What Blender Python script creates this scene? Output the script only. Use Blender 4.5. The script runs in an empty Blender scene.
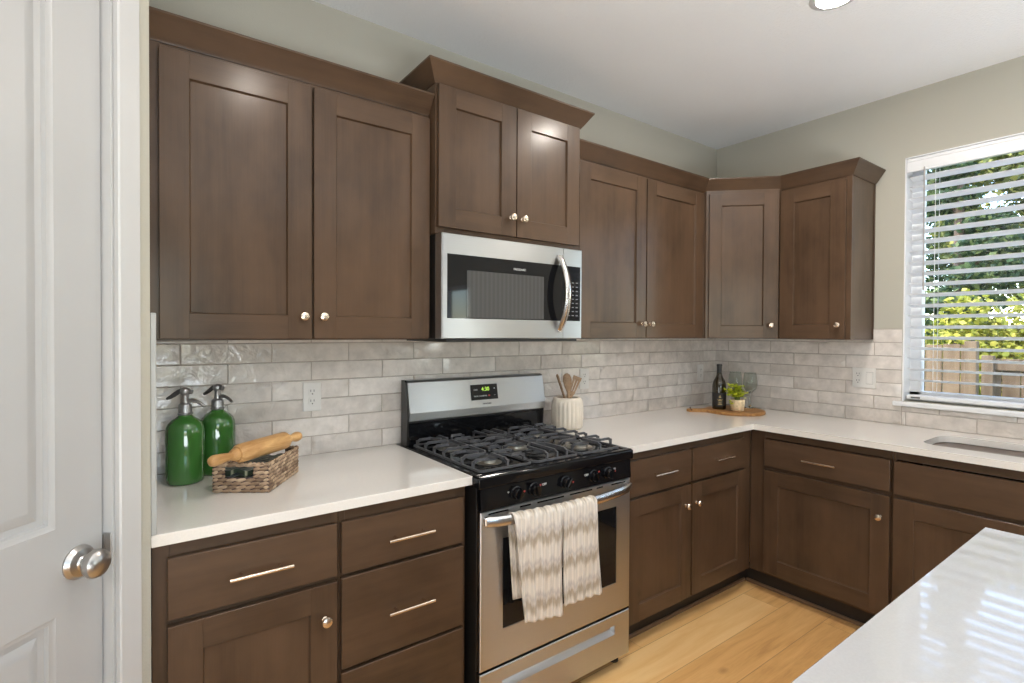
import bpy, bmesh, math, random
from mathutils import Vector, Matrix
random.seed(7)
S = bpy.context.scene
COL = S.collection
PI = math.pi
R = math.radians

# ------------------------------------------------------------------ camera
F, CY, YAW, PITCH, ROLL = 524.45, 339.4, .6351, -.0123, .0048
CAMP = Vector((-3.3985, -2.1589, 1.4039))
_f = Vector((math.sin(YAW), math.cos(YAW), 0)); _r = Vector((math.cos(YAW), -math.sin(YAW), 0)); _u = Vector((0, 0, 1))
_f2 = _f * math.cos(PITCH) + _u * math.sin(PITCH); _u2 = _u * math.cos(PITCH) - _f * math.sin(PITCH)
_r3 = _r * math.cos(ROLL) + _u2 * math.sin(ROLL); _u3 = _u2 * math.cos(ROLL) - _r * math.sin(ROLL)
cd = bpy.data.cameras.new('camera'); cam = bpy.data.objects.new('camera', cd); COL.objects.link(cam)
m = Matrix.Identity(4)
for i in range(3):
    m[i][0] = _r3[i]; m[i][1] = _u3[i]; m[i][2] = -_f2[i]; m[i][3] = CAMP[i]
cam.matrix_world = m
cd.sensor_width = 36; cd.lens = F / 1024 * 36; cd.shift_y = (CY - 341.5) / 1024; cd.clip_start = .02
S.camera = cam

# ------------------------------------------------------------------ world, sun, exposure
S.view_settings.view_transform = 'Standard'; S.view_settings.look = 'None'
S.view_settings.gamma = 1; S.view_settings.use_curve_mapping = False
S.view_settings.exposure = 0.07
S.cycles.use_denoising = True
S.cycles.max_bounces = 10; S.cycles.diffuse_bounces = 5; S.cycles.glossy_bounces = 6; S.cycles.transmission_bounces = 10; S.cycles.transparent_max_bounces = 12
S.cycles.sample_clamp_indirect = 6
W = bpy.data.worlds.new('world'); S.world = W; W.use_nodes = True
nt = W.node_tree; bg = nt.nodes['Background']
sky = nt.nodes.new('ShaderNodeTexSky'); sky.sky_type = 'NISHITA'; sky.sun_disc = False
sky.sun_elevation = R(48); sky.sun_rotation = R(290); sky.air_density = 1.0; sky.dust_density = .6
nt.links.new(sky.outputs['Color'], bg.inputs['Color']); bg.inputs['Strength'].default_value = 1.25
sd = bpy.data.lights.new('sun', 'SUN'); sd.energy = 4.2; sd.angle = R(.6); sd.color = (1, .93, .8)
so = bpy.data.objects.new('sun', sd); COL.objects.link(so)
so.rotation_euler = Vector((.62, -.30, -.72)).to_track_quat('-Z', 'Y').to_euler()

def area(name, loc, target, sx, sy, power, color):
    l = bpy.data.lights.new(name, 'AREA'); l.shape = 'RECTANGLE'; l.size = sx; l.size_y = sy; l.energy = power; l.color = color
    o = bpy.data.objects.new(name, l); COL.objects.link(o); o.location = loc
    o.rotation_euler = (Vector(target) - Vector(loc)).to_track_quat('-Z', 'Z').to_euler()
    return o
# fill lights added behind the camera; only the side one sits in a window
area('added_fill_up', (-3.0, -3.75, .55), (-3.0, -3.6, 2.7), 3.4, 1.3, 172, (.87, .945, 1))  # added upward fill; stands in for daylight bouncing off the floor
area('daylight_side_window', (.12, -4.52, 1.35), (-3, -4.4, 2.0), .5, 1.1, 16, (.86, .94, 1))
area('added_fill_left', (-6.9, -3.6, 1.1), (-5.0, -3.4, 2.6), 2.6, 1.6, 85, (.90, .96, 1))  # added fill before a closed wall; no opening lets this light in
CAN_STRENGTH = 430.0

# ------------------------------------------------------------------ materials
MATS = {}
class N:
    def __init__(s, name):
        s.m = bpy.data.materials.new(name); s.m.use_nodes = True
        s.t = s.m.node_tree; s.b = s.t.nodes['Principled BSDF']
    def n(s, kind, **kw):
        x = s.t.nodes.new('ShaderNode' + kind)
        for k, v in kw.items(): setattr(x, k, v)
        return x
    def l(s, a, b): s.t.links.new(a, b)
    def set(s, **kw):
        for k, v in kw.items():
            key = {'base': 'Base Color', 'rough': 'Roughness', 'metal': 'Metallic', 'coat': 'Coat Weight', 'coatr': 'Coat Roughness', 'ior': 'IOR',
                   'trans': 'Transmission Weight', 'spec': 'Specular IOR Level', 'emit': 'Emission Color', 'es': 'Emission Strength', 'sheen': 'Sheen Weight',
                   'aniso': 'Anisotropic', 'sss': 'Subsurface Weight', 'alpha': 'Alpha'}[k]
            if isinstance(v, tuple) and len(v) == 3: v = (*v, 1)
            s.b.inputs[key].default_value = v
        return s
    def coord(s, scale=(1, 1, 1), out='Object', rot=(0, 0, 0)):
        tc = s.n('TexCoord'); mp = s.n('Mapping'); mp.inputs['Scale'].default_value = scale; mp.inputs['Rotation'].default_value = rot
        s.l(tc.outputs[out], mp.inputs['Vector']); return mp.outputs['Vector']
    def noise(s, vec, scale, detail=4, rough=.5, dist=0):
        x = s.n('TexNoise'); x.inputs['Scale'].default_value = scale; x.inputs['Detail'].default_value = detail
        x.inputs['Roughness'].default_value = rough; x.inputs['Distortion'].default_value = dist
        s.l(vec, x.inputs['Vector']); return x.outputs['Fac']
    def ramp(s, fac, stops):
        x = s.n('ValToRGB'); e = x.color_ramp.elements
        while len(e) < len(stops): e.new(.5)
        for el, (p, c) in zip(e, stops): el.position = p; el.color = (*c, 1)
        s.l(fac, x.inputs['Fac']); return x.outputs['Color']
    def mix(s, fac, a, b, mode='MIX'):
        x = s.n('Mix', data_type='RGBA', blend_type=mode)
        for v, i in ((fac, 0), (a, 6), (b, 7)):
            if hasattr(v, 'links'): s.l(v, x.inputs[i])
            else: x.inputs[i].default_value = v if i == 0 else (*v, 1)
        return x.outputs[2]
    def math(s, op, a, b=0, c=0):
        x = s.n('Math', operation=op)
        for i, v in enumerate((a, b, c)):
            if hasattr(v, 'links'): s.l(v, x.inputs[i])
            else: x.inputs[i].default_value = v
        return x.outputs[0]
    def sep(s, vec):
        x = s.n('SeparateXYZ'); s.l(vec, x.inputs[0]); return x.outputs
    def comb(s, x=0, y=0, z=0):
        k = s.n('CombineXYZ')
        for i, v in enumerate((x, y, z)):
            if hasattr(v, 'links'): s.l(v, k.inputs[i])
            else: k.inputs[i].default_value = v
        return k.outputs[0]
    def bump(s, h, strength=.3, dist=.01):
        x = s.n('Bump'); x.inputs['Strength'].default_value = strength; x.inputs['Distance'].default_value = dist
        s.l(h, x.inputs['Height']); s.l(x.outputs['Normal'], s.b.inputs['Normal'])
    def base(s, c): s.l(c, s.b.inputs['Base Color']); return s

def simple(name, col, rough=.5, metal=0, var=.06, scale=8, bump=0, bscale=60, **kw):
    k = N(name).set(rough=rough, metal=metal, **kw)
    v = k.coord()
    a = tuple(c * (1 - var) for c in col); b = tuple(min(1, c * (1 + var)) for c in col)
    k.base(k.ramp(k.noise(v, scale), [(.3, a), (.7, b)]))
    if bump: k.bump(k.noise(v, bscale, 3), bump, .004)
    MATS[name] = k.m; return k.m

def wood(name, horiz, dark=(.048, .0275, .0152), light=(.115, .0675, .0395)):
    k = N(name).set(rough=.40, coat=.30, coatr=.20, spec=.2)
    sc = (2.2, 2.2, 30) if horiz else (30, 30, 1.6)
    big = k.noise(k.coord((2.2, 2.2, 1.2) if not horiz else (1.2, 1.2, 2.2)), 2.0, 4, .55)
    g = k.noise(k.coord(sc), 1.0, 5, .55, .4)
    fine = k.noise(k.coord((6, 6, 330) if horiz else (330, 330, 6)), 1.0, 3, .6)
    f = k.math('ADD', k.math('MULTIPLY', g, .24), k.math('ADD', k.math('MULTIPLY', big, .66), k.math('MULTIPLY', fine, .10)))
    c = k.ramp(f, [(.34, dark), (.50, tuple(.45 * a + .55 * b for a, b in zip(dark, light))), (.70, light)])
    kn = k.n('TexVoronoi'); kn.inputs['Scale'].default_value = 1.0; k.l(k.coord((2.3, 2.3, 1.7)), kn.inputs['Vector'])
    kd = k.ramp(kn.outputs['Distance'], [(.012, (.25, .22, .2)), (.05, (1, 1, 1))])
    k.base(k.mix(.6, c, kd, 'MULTIPLY'))
    k.bump(fine, .05, .002)
    MATS[name] = k.m; return k.m
WV = wood('wood_vertical_grain', False); WH = wood('wood_horizontal_grain', True)
WIN = simple('cabinet_recess_wood', (.045, .028, .019), .6)
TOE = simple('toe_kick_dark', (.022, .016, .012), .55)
SHOE = simple('shoe_strip_brown', (.16, .095, .055), .45, scale=20)

def quartz(name, col, rough=.07):
    k = N(name).set(rough=rough, spec=.5, coat=.3, coatr=rough * .6)
    v = k.coord()
    k.base(k.ramp(k.noise(v, 260, 2, .5), [(.35, tuple(c * .975 for c in col)), (.55, col), (.75, tuple(min(1, c * 1.02) for c in col))]))
    return k.m
QZ = quartz('white_quartz', (.78, .745, .70)); QI = quartz('island_quartz', (.48, .48, .485), .05)

def tile():
    k = N('glazed_tile').set(rough=.12, spec=.5, coat=.4, coatr=.05)
    g = k.n('NewGeometry'); v = k.coord()
    off = k.math('MULTIPLY', g.outputs['Random Per Island'], 40)
    tc = k.n('TexCoord'); ad = k.n('VectorMath', operation='ADD'); k.l(tc.outputs['Object'], ad.inputs[0]); k.l(k.comb(off, off, off), ad.inputs[1])
    vv = ad.outputs[0]
    c1 = k.ramp(g.outputs['Random Per Island'], [(0, (.62, .565, .52)), (.5, (.70, .648, .605)), (1, (.77, .72, .68))])
    c2 = k.ramp(k.noise(vv, 16, 4, .6), [(.3, (.82, .81, .80)), (.7, (1.08, 1.07, 1.06))])
    k.base(k.mix(1.0, c1, c2, 'MULTIPLY'))
    h = k.math('ADD', k.noise(vv, 20, 2.5, .5, .8), k.math('MULTIPLY', k.noise(vv, 50, 2, .5), .25))
    k.bump(h, .5, .011)
    return k.m
TILE = tile()
GROUT = simple('grout', (.42, .37, .32), .9, bump=.2)

def paint(name, col, bscale=170, st=.18):
    k = N(name).set(rough=.75, spec=.25); v = k.coord()
    k.base(k.ramp(k.noise(v, 1.5, 2), [(.3, tuple(c * .98 for c in col)), (.7, tuple(c * 1.02 for c in col))]))
    k.bump(k.noise(v, bscale, 3, .55), st, .003); return k.m
WALL = paint('wall_paint_greige', (.455, .435, .37)); WALLD = paint('wall_dark_for_reflections', (.13, .13, .115)); CEIL = paint('ceiling_paint', (.82, .825, .83), 85, 1.0)  # WALLD: unseen walls made dark to cut the haze they reflect into view
TRIM = simple('trim_white_paint', (.52, .517, .512), .35, var=.015)
DOORP = simple('door_white_paint', (.41, .407, .404), .38, var=.02, scale=3)
VINYL = simple('window_vinyl', (.80, .80, .81), .35, var=.02)

def steel(name, col=(.515, .522, .53), rough=.30, vert=False):
    k = N(name).set(metal=1, rough=rough, aniso=.75)
    k.l(k.comb(0, 0, 1), k.b.inputs['Tangent'])
    v = k.coord((420, 420, 2) if vert else (2, 420, 420))
    nz = k.noise(v, 1, 3, .5)
    k.base(k.ramp(nz, [(.3, tuple(c * .985 for c in col)), (.7, tuple(min(1, c * 1.015) for c in col))]))
    k.l(k.ramp(nz, [(.3, (rough * .97,) * 3), (.7, (rough * 1.03,) * 3)]), k.b.inputs['Roughness'])
    return k.m
STEEL = steel('brushed_steel'); STEELV = steel('brushed_steel_bar', (.66, .64, .62), .22, True)
NICKEL = simple('satin_nickel', (.50, .48, .46), .28, 1, .05, 30)
CHAMP = simple('champagne_metal', (.74, .62, .50), .26, 1, .05, 40)
CHROME = simple('aged_chrome', (.42, .41, .41), .38, 1, .15, 40)
BLACK = simple('black_enamel', (.005, .005, .006), .10, var=.1, spec=.3)
BLACKM = simple('black_side_paint', (.016, .014, .013), .35, var=.1)
IRON = simple('cast_iron', (.085, .085, .092), .42, 0, .2, 60, .3, 240, spec=.6)
CAP = simple('burner_cap', (.06, .06, .065), .4, 0, .2, 40)
ALU = simple('burner_aluminium', (.62, .58, .52), .35, 1, .1, 40)
GLASSB = simple('dark_glass', (.008, .008, .009), .04, var=.05, spec=.3)
def screen_glass():
    k = N('mesh_screen_glass').set(rough=.06, spec=.5, coat=.5, coatr=.03)
    x = k.sep(k.coord())[0]
    f = k.math('FRACT', k.math('MULTIPLY', x, 48))
    k.base(k.ramp(f, [(0, (.045, .045, .047)), (.35, (.062, .062, .064)), (.8, (.046, .046, .048))]))
    return k.m
GLASSM = screen_glass()
INK = simple('white_print', (.6, .6, .6), .5); RED = simple('red_mark', (.45, .04, .03), .5); GREY = simple('grey_print', (.10, .10, .10), .5)
k = N('green_digits').set(base=(.1, .3, .02), emit=(.55, .85, .10), es=1.1); LED = k.m
k = N('lamp_lens').set(base=(.9, .9, .9), emit=(1, .92, .83), es=CAN_STRENGTH); LENS = k.m
k = N('lamp_lens_dimmed').set(base=(.9, .9, .9), emit=(1, .92, .83), es=CAN_STRENGTH * .55); LENSD = k.m
PLATE = simple('outlet_plastic', (.68, .655, .62), .35, var=.02); SLOT = simple('outlet_slot', (.03, .028, .025), .6)
def green():
    k = N('green_glass').set(rough=.06, spec=.55, coat=.7, coatr=.03)
    z = k.sep(k.coord())[2]
    c = k.ramp(k.noise(k.coord((1, 1, .35)), 9, 3), [(.3, (.028, .105, .018)), (.7, (.046, .155, .032))])
    k.base(c); return k.m
GREEN = green()
def pine(name, a, b, horiz=False, rough=.5):
    k = N(name).set(rough=rough, spec=.35)
    f = k.math('ADD', k.math('MULTIPLY', k.noise(k.coord((10, 60, 60)), 1, 5, .6, .6), .7), k.math('MULTIPLY', k.noise(k.coord(), 12, 3), .3))
    k.base(k.ramp(f, [(.32, a), (.66, b)])); return k.m
PIN = pine('rolling_pin_wood', (.36, .17, .055), (.66, .40, .17), rough=.42)
BOARD = pine('board_wood', (.19, .075, .02), (.48, .25, .085), rough=.5)
SPOON = pine('spoon_wood', (.22, .13, .07), (.42, .28, .17))
def wicker():
    k = N('woven_rope').set(rough=.8, spec=.2)
    c = k.noise(k.coord((1, 1, 1)), 70, 3); g = k.n('NewGeometry')
    a = k.ramp(g.outputs['Random Per Island'], [(0, (.20, .13, .085)), (.4, (.42, .29, .19)), (1, (.58, .43, .29))])
    k.base(k.mix(.6, a, k.ramp(c, [(.3, (.45, .42, .42)), (.6, (1, 1, 1))]), 'MULTIPLY')); k.bump(c, .4, .003); return k.m
WICK = wicker()
def striped_cloth():
    k = N('green_striped_cloth').set(rough=.9, sheen=.3)
    f = k.math('SINE', k.math('MULTIPLY', k.sep(k.coord())[1], 260))
    k.base(k.ramp(f, [(.2, (.012, .022, .008)), (.75, (.022, .04, .014)), (.95, (.30, .30, .20))])); return k.m
CLOTHG = striped_cloth()
CERAM = simple('matte_cream_ceramic', (.66, .585, .49), .55, var=.07, scale=20)
def towel_mat():
    k = N('towel_cotton').set(rough=.95, spec=.1, sheen=.4)
    x, y, z = k.sep(k.coord())
    colm = k.math('FLOOR', k.math('MULTIPLY', x, 210)); wn = k.n('TexWhiteNoise', noise_dimensions='1D'); k.l(colm, wn.inputs['W'])
    zig = k.math('MULTIPLY', k.math('PINGPONG', k.math('MULTIPLY', x, 42), 1), .020)
    n1 = k.math('ADD', k.math('MULTIPLY', k.noise(k.coord((150, 40, 22)), 1, 3), .034), k.math('MULTIPLY', wn.outputs['Value'], .012))
    band = k.math('FRACT', k.math('MULTIPLY', k.math('ADD', z, k.math('ADD', zig, n1)), 8.6))
    c = k.ramp(band, [(0, (.82, .755, .67)), (.26, (.80, .73, .64)), (.42, (.50, .42, .32)), (.56, (.47, .39, .30)), (.68, (.70, .635, .56)), (.78, (.62, .565, .52)), (.92, (.82, .755, .67))])
    rib = k.math('SINE', k.math('MULTIPLY', x, 400))
    c2 = k.mix(1.0, c, k.ramp(rib, [(0, (.90, .90, .91)), (.7, (1.03, 1.03, 1.03))]), 'MULTIPLY')
    k.base(c2)
    h = k.math('ADD', k.math('MULTIPLY', rib, .5), k.noise(k.coord((1, 1, 1)), 500, 2))
    k.bump(h, .5, .004); return k.m
TOWEL = towel_mat()
WGLASS = simple('wine_bottle_glass', (.020, .013, .004), .06, var=.4, coat=.4); FOIL = simple('bottle_capsule', (.010, .009, .009), .35)
LABELB = simple('bottle_label', (.012, .010, .009), .6); GOLD = simple('gold_print', (.42, .30, .14), .4, .6)
k = N('clear_smoky_glass').set(base=(.78, .82, .79), rough=.0, trans=1.0, ior=1.45); GLASS = k.m
def pane():
    k = N('window_pane_glass'); t = k.t
    tr = k.n('BsdfTransparent'); gl = k.n('BsdfGlossy'); gl.inputs['Roughness'].default_value = .01
    fr = k.n('Fresnel'); fr.inputs['IOR'].default_value = 1.35; mx = k.n('MixShader')
    k.l(fr.outputs[0], mx.inputs[0]); k.l(tr.outputs[0], mx.inputs[1]); k.l(gl.outputs[0], mx.inputs[2])
    k.l(mx.outputs[0], t.nodes['Material Output'].inputs['Surface']); return k.m
PANE = pane()
POT = simple('birch_pot', (.66, .52, .33), .8, var=.25, scale=60, bump=.3)
def leaf(name, a, b, c=None, tl=.35):
    k = N(name).set(rough=.5, spec=.3); g = k.n('NewGeometry'); t = k.t
    st = [(0, a), (1, b)] if c is None else [(0, a), (.6, b), (1, c)]
    col = k.ramp(g.outputs['Random Per Island'], st); k.base(col)
    tb = k.n('BsdfTranslucent'); k.l(col, tb.inputs['Color']); mx = k.n('MixShader'); mx.inputs[0].default_value = tl
    k.l(k.b.outputs[0], mx.inputs[1]); k.l(tb.outputs[0], mx.inputs[2]); k.l(mx.outputs[0], t.nodes['Material Output'].inputs['Surface']); return k.m
LPOT = leaf('potted_leaf', (.25, .34, .015), (.52, .58, .03), (.66, .66, .06))
LBUSH = leaf('bush_leaf', (.12, .15, .015), (.38, .37, .05), (.78, .66, .14))
LTREE = leaf('tree_leaf', (.04, .065, .018), (.15, .18, .045), (.46, .43, .12))
LFIR = leaf('fir_needles', (.015, .036, .018), (.05, .088, .036), (.20, .24, .08))
BARK = simple('bark', (.09, .06, .04), .9, var=.3, bump=.5)
def fence_mat():
    k = N('fence_wood').set(rough=.85, spec=.2)
    f = k.math('ADD', k.math('MULTIPLY', k.noise(k.coord((20, 20, 1.5)), 1, 5), .6), k.math('MULTIPLY', k.noise(k.coord(), 3, 3), .4))
    k.base(k.ramp(f, [(.3, (.10, .066, .038)), (.7, (.235, .165, .10))])); return k.m
FENCE = fence_mat()
GRASS = simple('lawn', (.10, .14, .04), .9, var=.4, scale=3, bump=.6)
def floor_mat():
    k = N('oak_plank').set(rough=.38, spec=.4, coat=.1)
    v = k.coord(); x, y, z = k.sep(v)
    row = k.math('FLOOR', k.math('DIVIDE', k.math('ADD', y, .825 + 1.9), .19))
    wn = k.n('TexWhiteNoise', noise_dimensions='1D'); k.l(row, wn.inputs['W'])
    xs = k.math('ADD', k.math('DIVIDE', k.math('ADD', x, 1.088), 1.22), wn.outputs['Value'])
    colm = k.math('FLOOR', xs)
    wn2 = k.n('TexWhiteNoise', noise_dimensions='2D'); k.l(k.comb(row, colm, 0), wn2.inputs['Vector'])
    sh = wn2.outputs['Value']
    fx = k.math('FRACT', xs); fy = k.math('FRACT', k.math('DIVIDE', k.math('ADD', y, .825 + 1.9), .19))
    seam = k.math('MAXIMUM', k.math('MAXIMUM', k.math('LESS_THAN', fx, .0015), k.math('LESS_THAN', fy, .010)), k.math('GREATER_THAN', fy, .994))
    o = k.math('MULTIPLY', sh, 37)
    gv = k.n('VectorMath', operation='ADD'); k.l(k.coord((1.6, 14, 1)), gv.inputs[0]); k.l(k.comb(o, o, 0), gv.inputs[1])
    g = k.noise(gv.outputs[0], 1.3, 5, .58, .7)
    fine = k.noise(k.coord((8, 160, 1)), 1, 3)
    f = k.math('ADD', k.math('MULTIPLY', g, .66), k.math('ADD', k.math('MULTIPLY', sh, .34), k.math('MULTIPLY', fine, .14)))
    c = k.ramp(f, [(.28, (.42, .20, .07)), (.48, (.67, .37, .135)), (.62, (.76, .45, .18)), (.82, (.84, .55, .25))])
    kn = k.n('TexVoronoi'); kn.inputs['Scale'].default_value = 1.0; k.l(k.coord((2.6, 4.6, 1)), kn.inputs['Vector'])
    c = k.mix(.55, c, k.ramp(kn.outputs['Distance'], [(.015, (.4, .3, .24)), (.10, (1, 1, 1))]), 'MULTIPLY')
    k.base(k.mix(k.math('MULTIPLY', seam, .5), c, (.15, .07, .03))); k.bump(k.math('SUBTRACT', fine, k.math('MULTIPLY', seam, 2)), .1, .002)
    return k.m
FLOOR = floor_mat()

# ------------------------------------------------------------------ mesh builder
class MB:
    def __init__(s): s.bm = bmesh.new(); s.mi = 0
    def _fin(s, verts, M=None):
        if M is not None: bmesh.ops.transform(s.bm, matrix=M, verts=verts)
        for f in {f for v in verts for f in v.link_faces}: f.material_index = s.mi
    def box(s, x0, x1, y0, y1, z0, z1, bev=0, M=None, seg=1):
        r = bmesh.ops.create_cube(s.bm, size=1); vs = r['verts']
        bmesh.ops.scale(s.bm, vec=(abs(x1 - x0), abs(y1 - y0), abs(z1 - z0)), verts=vs)
        bmesh.ops.translate(s.bm, vec=((x0 + x1) / 2, (y0 + y1) / 2, (z0 + z1) / 2), verts=vs)
        if bev:
            es = list({e for v in vs for e in v.link_edges})
            r = bmesh.ops.bevel(s.bm, geom=es, offset=bev, segments=seg, affect='EDGES', profile=.5)
            vs = list({v for f in r['faces'] for v in f.verts} | {v for v in vs if v.is_valid})
        s._fin(vs, M); return s
    def rings(s, rings, cap0=True, cap1=True, closed=True):
        L = [[s.bm.verts.new(p) for p in r] for r in rings]; n = len(L[0]); fs = []
        for a, b in zip(L, L[1:]):
            for i in range(n if closed else n - 1):
                j = (i + 1) % n
                try: fs.append(s.bm.faces.new((a[i], a[j], b[j], b[i])))
                except ValueError: pass
        if cap0 and closed: fs.append(s.bm.faces.new(L[0][::-1]))
        if cap1 and closed: fs.append(s.bm.faces.new(L[-1]))
        for f in fs: f.material_index = s.mi
        return s
    def lathe(s, prof, c=(0, 0, 0), axis=(0, 0, 1), n=32, cap0=True, cap1=True, rfun=None):
        a = Vector(axis).normalized(); x = a.orthogonal().normalized(); y = a.cross(x); c = Vector(c)
        rr = []
        for r, h in prof:
            r = max(r, 1e-5)
            rr.append([c + a * h + (x * math.cos(2 * PI * i / n) + y * math.sin(2 * PI * i / n)) * (r * (rfun(2 * PI * i / n, h) if rfun else 1)) for i in range(n)])
        return s.rings(rr, cap0, cap1)
    def cyl(s, p0, p1, r0, r1=None, n=16):
        p0 = Vector(p0); p1 = Vector(p1); d = p1 - p0
        return s.lathe([(r0, 0), (r0 if r1 is None else r1, d.length)], p0, d, n)
    def tube(s, pts, r, n=10, flat=None):
        pts = [Vector(p) for p in pts]; rr = []
        up = None
        for i, p in enumerate(pts):
            d = (pts[min(i + 1, len(pts) - 1)] - pts[max(i - 1, 0)]).normalized()
            if up is None: up = d.orthogonal().normalized() if flat is None else Vector(flat)
            up = (up - d * up.dot(d)).normalized(); sd_ = d.cross(up)
            ri = r[i] if isinstance(r, (list, tuple)) else r
            ra, rb = ri if isinstance(ri, tuple) else (ri, ri)
            rr.append([p + up * (ra * math.cos(2 * PI * k / n)) + sd_ * (rb * math.sin(2 * PI * k / n)) for k in range(n)])
        return s.rings(rr)
    def bar(s, p0, p1, w, h):
        """rectangular bar between two points, w sideways, h in z"""
        p0 = Vector(p0); p1 = Vector(p1); d = (p1 - p0); L = d.length
        if L < 1e-6: return s
        q = d.to_track_quat('X', 'Z').to_matrix().to_4x4(); q.translation = p0
        return s.box(0, L, -w / 2, w / 2, -h / 2, h / 2, M=q)
    def poly(s, pts, h, axis='z'):
        """extruded outline: pts 3-D list (planar), h extrusion vector"""
        h = Vector(h); return s.rings([[Vector(p) for p in pts], [Vector(p) + h for p in pts]])
    def face(s, pts):
        f = s.bm.faces.new([s.bm.verts.new(p) for p in pts]); f.material_index = s.mi; return s
    def build(s, name, mats, parent=None, smooth=30, loc=None):
        bm = s.bm
        bmesh.ops.recalc_face_normals(bm, faces=bm.faces)
        me = bpy.data.meshes.new(name)
        if parent is not None:
            root = parent; M = Matrix.Identity(4)
            while root is not None: M = root.matrix_basis @ M; root = root.parent
            bm.transform(M.inverted())
        elif loc is not None: bm.transform(Matrix.Translation(-Vector(loc)))
        for f in bm.faces: f.smooth = smooth > 0
        if smooth > 0:
            lim = R(smooth)
            for e in bm.edges:
                if len(e.link_faces) == 2 and e.calc_face_angle(0) > lim: e.smooth = False
        bm.to_mesh(me); bm.free()
        for mm in (mats if isinstance(mats, (list, tuple)) else [mats]): me.materials.append(mm)
        o = bpy.data.objects.new(name, me); COL.objects.link(o)
        if parent is not None: o.parent = parent
        elif loc is not None: o.location = loc
        return o
def thing(name, label, cat, loc, rz=0, group=None):
    o = bpy.data.objects.new(name, None); COL.objects.link(o); o.empty_display_size = .05
    o.location = loc; o.rotation_euler = (0, 0, rz); o['label'] = label; o['category'] = cat
    if group: o['group'] = group
    return o
def tag(o, label, cat, group=None, kind=None):
    o['label'] = label; o['category'] = cat
    if group: o['group'] = group
    if kind: o['kind'] = kind
    return o
def struct(o, label=None):
    o['kind'] = 'structure'
    if label: o['label'] = label
    return o
def text(body, size, M, mat, name, parent, depth=.0006, align='CENTER'):
    c = bpy.data.curves.new(name, 'FONT'); c.body = body; c.size = size; c.extrude = depth; c.align_x = align; c.align_y = 'CENTER'
    t = bpy.data.objects.new(name + '_tmp', c); COL.objects.link(t)
    bpy.context.view_layer.update()
    me = bpy.data.meshes.new_from_object(t.evaluated_get(bpy.context.evaluated_depsgraph_get()))
    bpy.data.objects.remove(t); bpy.data.curves.remove(c)
    root = parent; P = Matrix.Identity(4)
    while root is not None: P = root.matrix_basis @ P; root = root.parent
    me.transform(P.inverted() @ M); me.materials.clear(); me.materials.append(mat)
    o = bpy.data.objects.new(name, me); COL.objects.link(o); o.parent = parent; return o
def facing_neg_y(x, y, z, tilt=0):
    return Matrix.Translation((x, y, z)) @ Matrix.Rotation(PI / 2 - tilt, 4, 'X')

# ------------------------------------------------------------------ the room
H = 2.717
XL = -3.352                                   # pantry return wall face
b = MB(); b.box(-7.0, .2, -5.5, .2, -.06, 0); struct(b.build('floor', FLOOR))
b = MB(); b.box(-7.2, .2, -5.5, .2, H, H + .12); struct(b.build('ceiling', CEIL))
b = MB(); b.box(XL - .1, .2, 0, .15, 0, H); wall_back = struct(b.build('wall_back', WALL))
# window wall with two openings
WY0, WY1, WZ0, WZ1 = -2.36, -1.126, 1.045, 2.358
VY0, VY1, VZ0, VZ1 = -4.85, -4.2, .70, 2.0
b = MB()
b.box(0, .16, WY1, 0, 0, H); b.box(0, .16, WY0, WY1, 0, WZ0); b.box(0, .16, WY0, WY1, WZ1, H)
b.box(0, .16, VY1, WY0, 0, H); b.box(0, .16, VY0, VY1, 0, VZ0); b.box(0, .16, VY0, VY1, VZ1, H); b.box(0, .16, -5.5, VY0, 0, H)
wall_right = struct(b.build('wall_right', WALL))
# unseen rear wall; its opening is added to let sky light in
b = MB(); b.box(-7.2, -4.4, -5.5, -5.36, 0, H); b.box(-4.4, -2.9, -5.5, -5.36, 2.2, H); b.box(-2.9, .16, -5.5, -5.36, 0, H); b.box(-4.4, -2.9, -5.5, -5.36, 0, .6)
struct(b.build('wall_rear', WALLD))
b = MB(); b.box(-7.2, -7.0, -5.5, -1.7, 0, H); struct(b.build('wall_left', WALLD))
# pantry: return wall, angled wall with the door, side wall
P0 = Vector((XL, -.66, 0)); U = Vector((-1, -1, 0)).normalized(); NN = Vector((1, -1, 0)).normalized()
MA = Matrix(((U.x, NN.x, 0, P0.x), (U.y, NN.y, 0, P0.y), (0, 0, 1, 0), (0, 0, 0, 1)))   # local x = along wall, y = outward
D0, D1, DH = .1, .83, 2.45
b = MB(); b.box(XL - .11, XL, -.655, 0, 0, H)
b.poly([(XL - .11, -.655, 0), (XL, -.655, 0), (XL, -.66, 0), (P0 + U * .05).to_tuple(), (P0 + U * .05 - NN * .11).to_tuple()], (0, 0, H))
struct(b.build('wall_pantry_return', WALL))
b = MB(); b.box(.05, D0 - .012, -.11, 0, 0, H, M=MA); b.box(D1 + .012, 1.70, -.11, 0, 0, H, M=MA); b.box(D0 - .012, D1 + .012, -.11, 0, DH + .012, H, M=MA)
struct(b.build('wall_pantry_angled', WALL))
e = P0 + U * 1.7
b = MB(); b.box(-7.2, e.x + .001, e.y, e.y + .12, 0, H); struct(b.build('wall_left_return', WALL))

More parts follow.
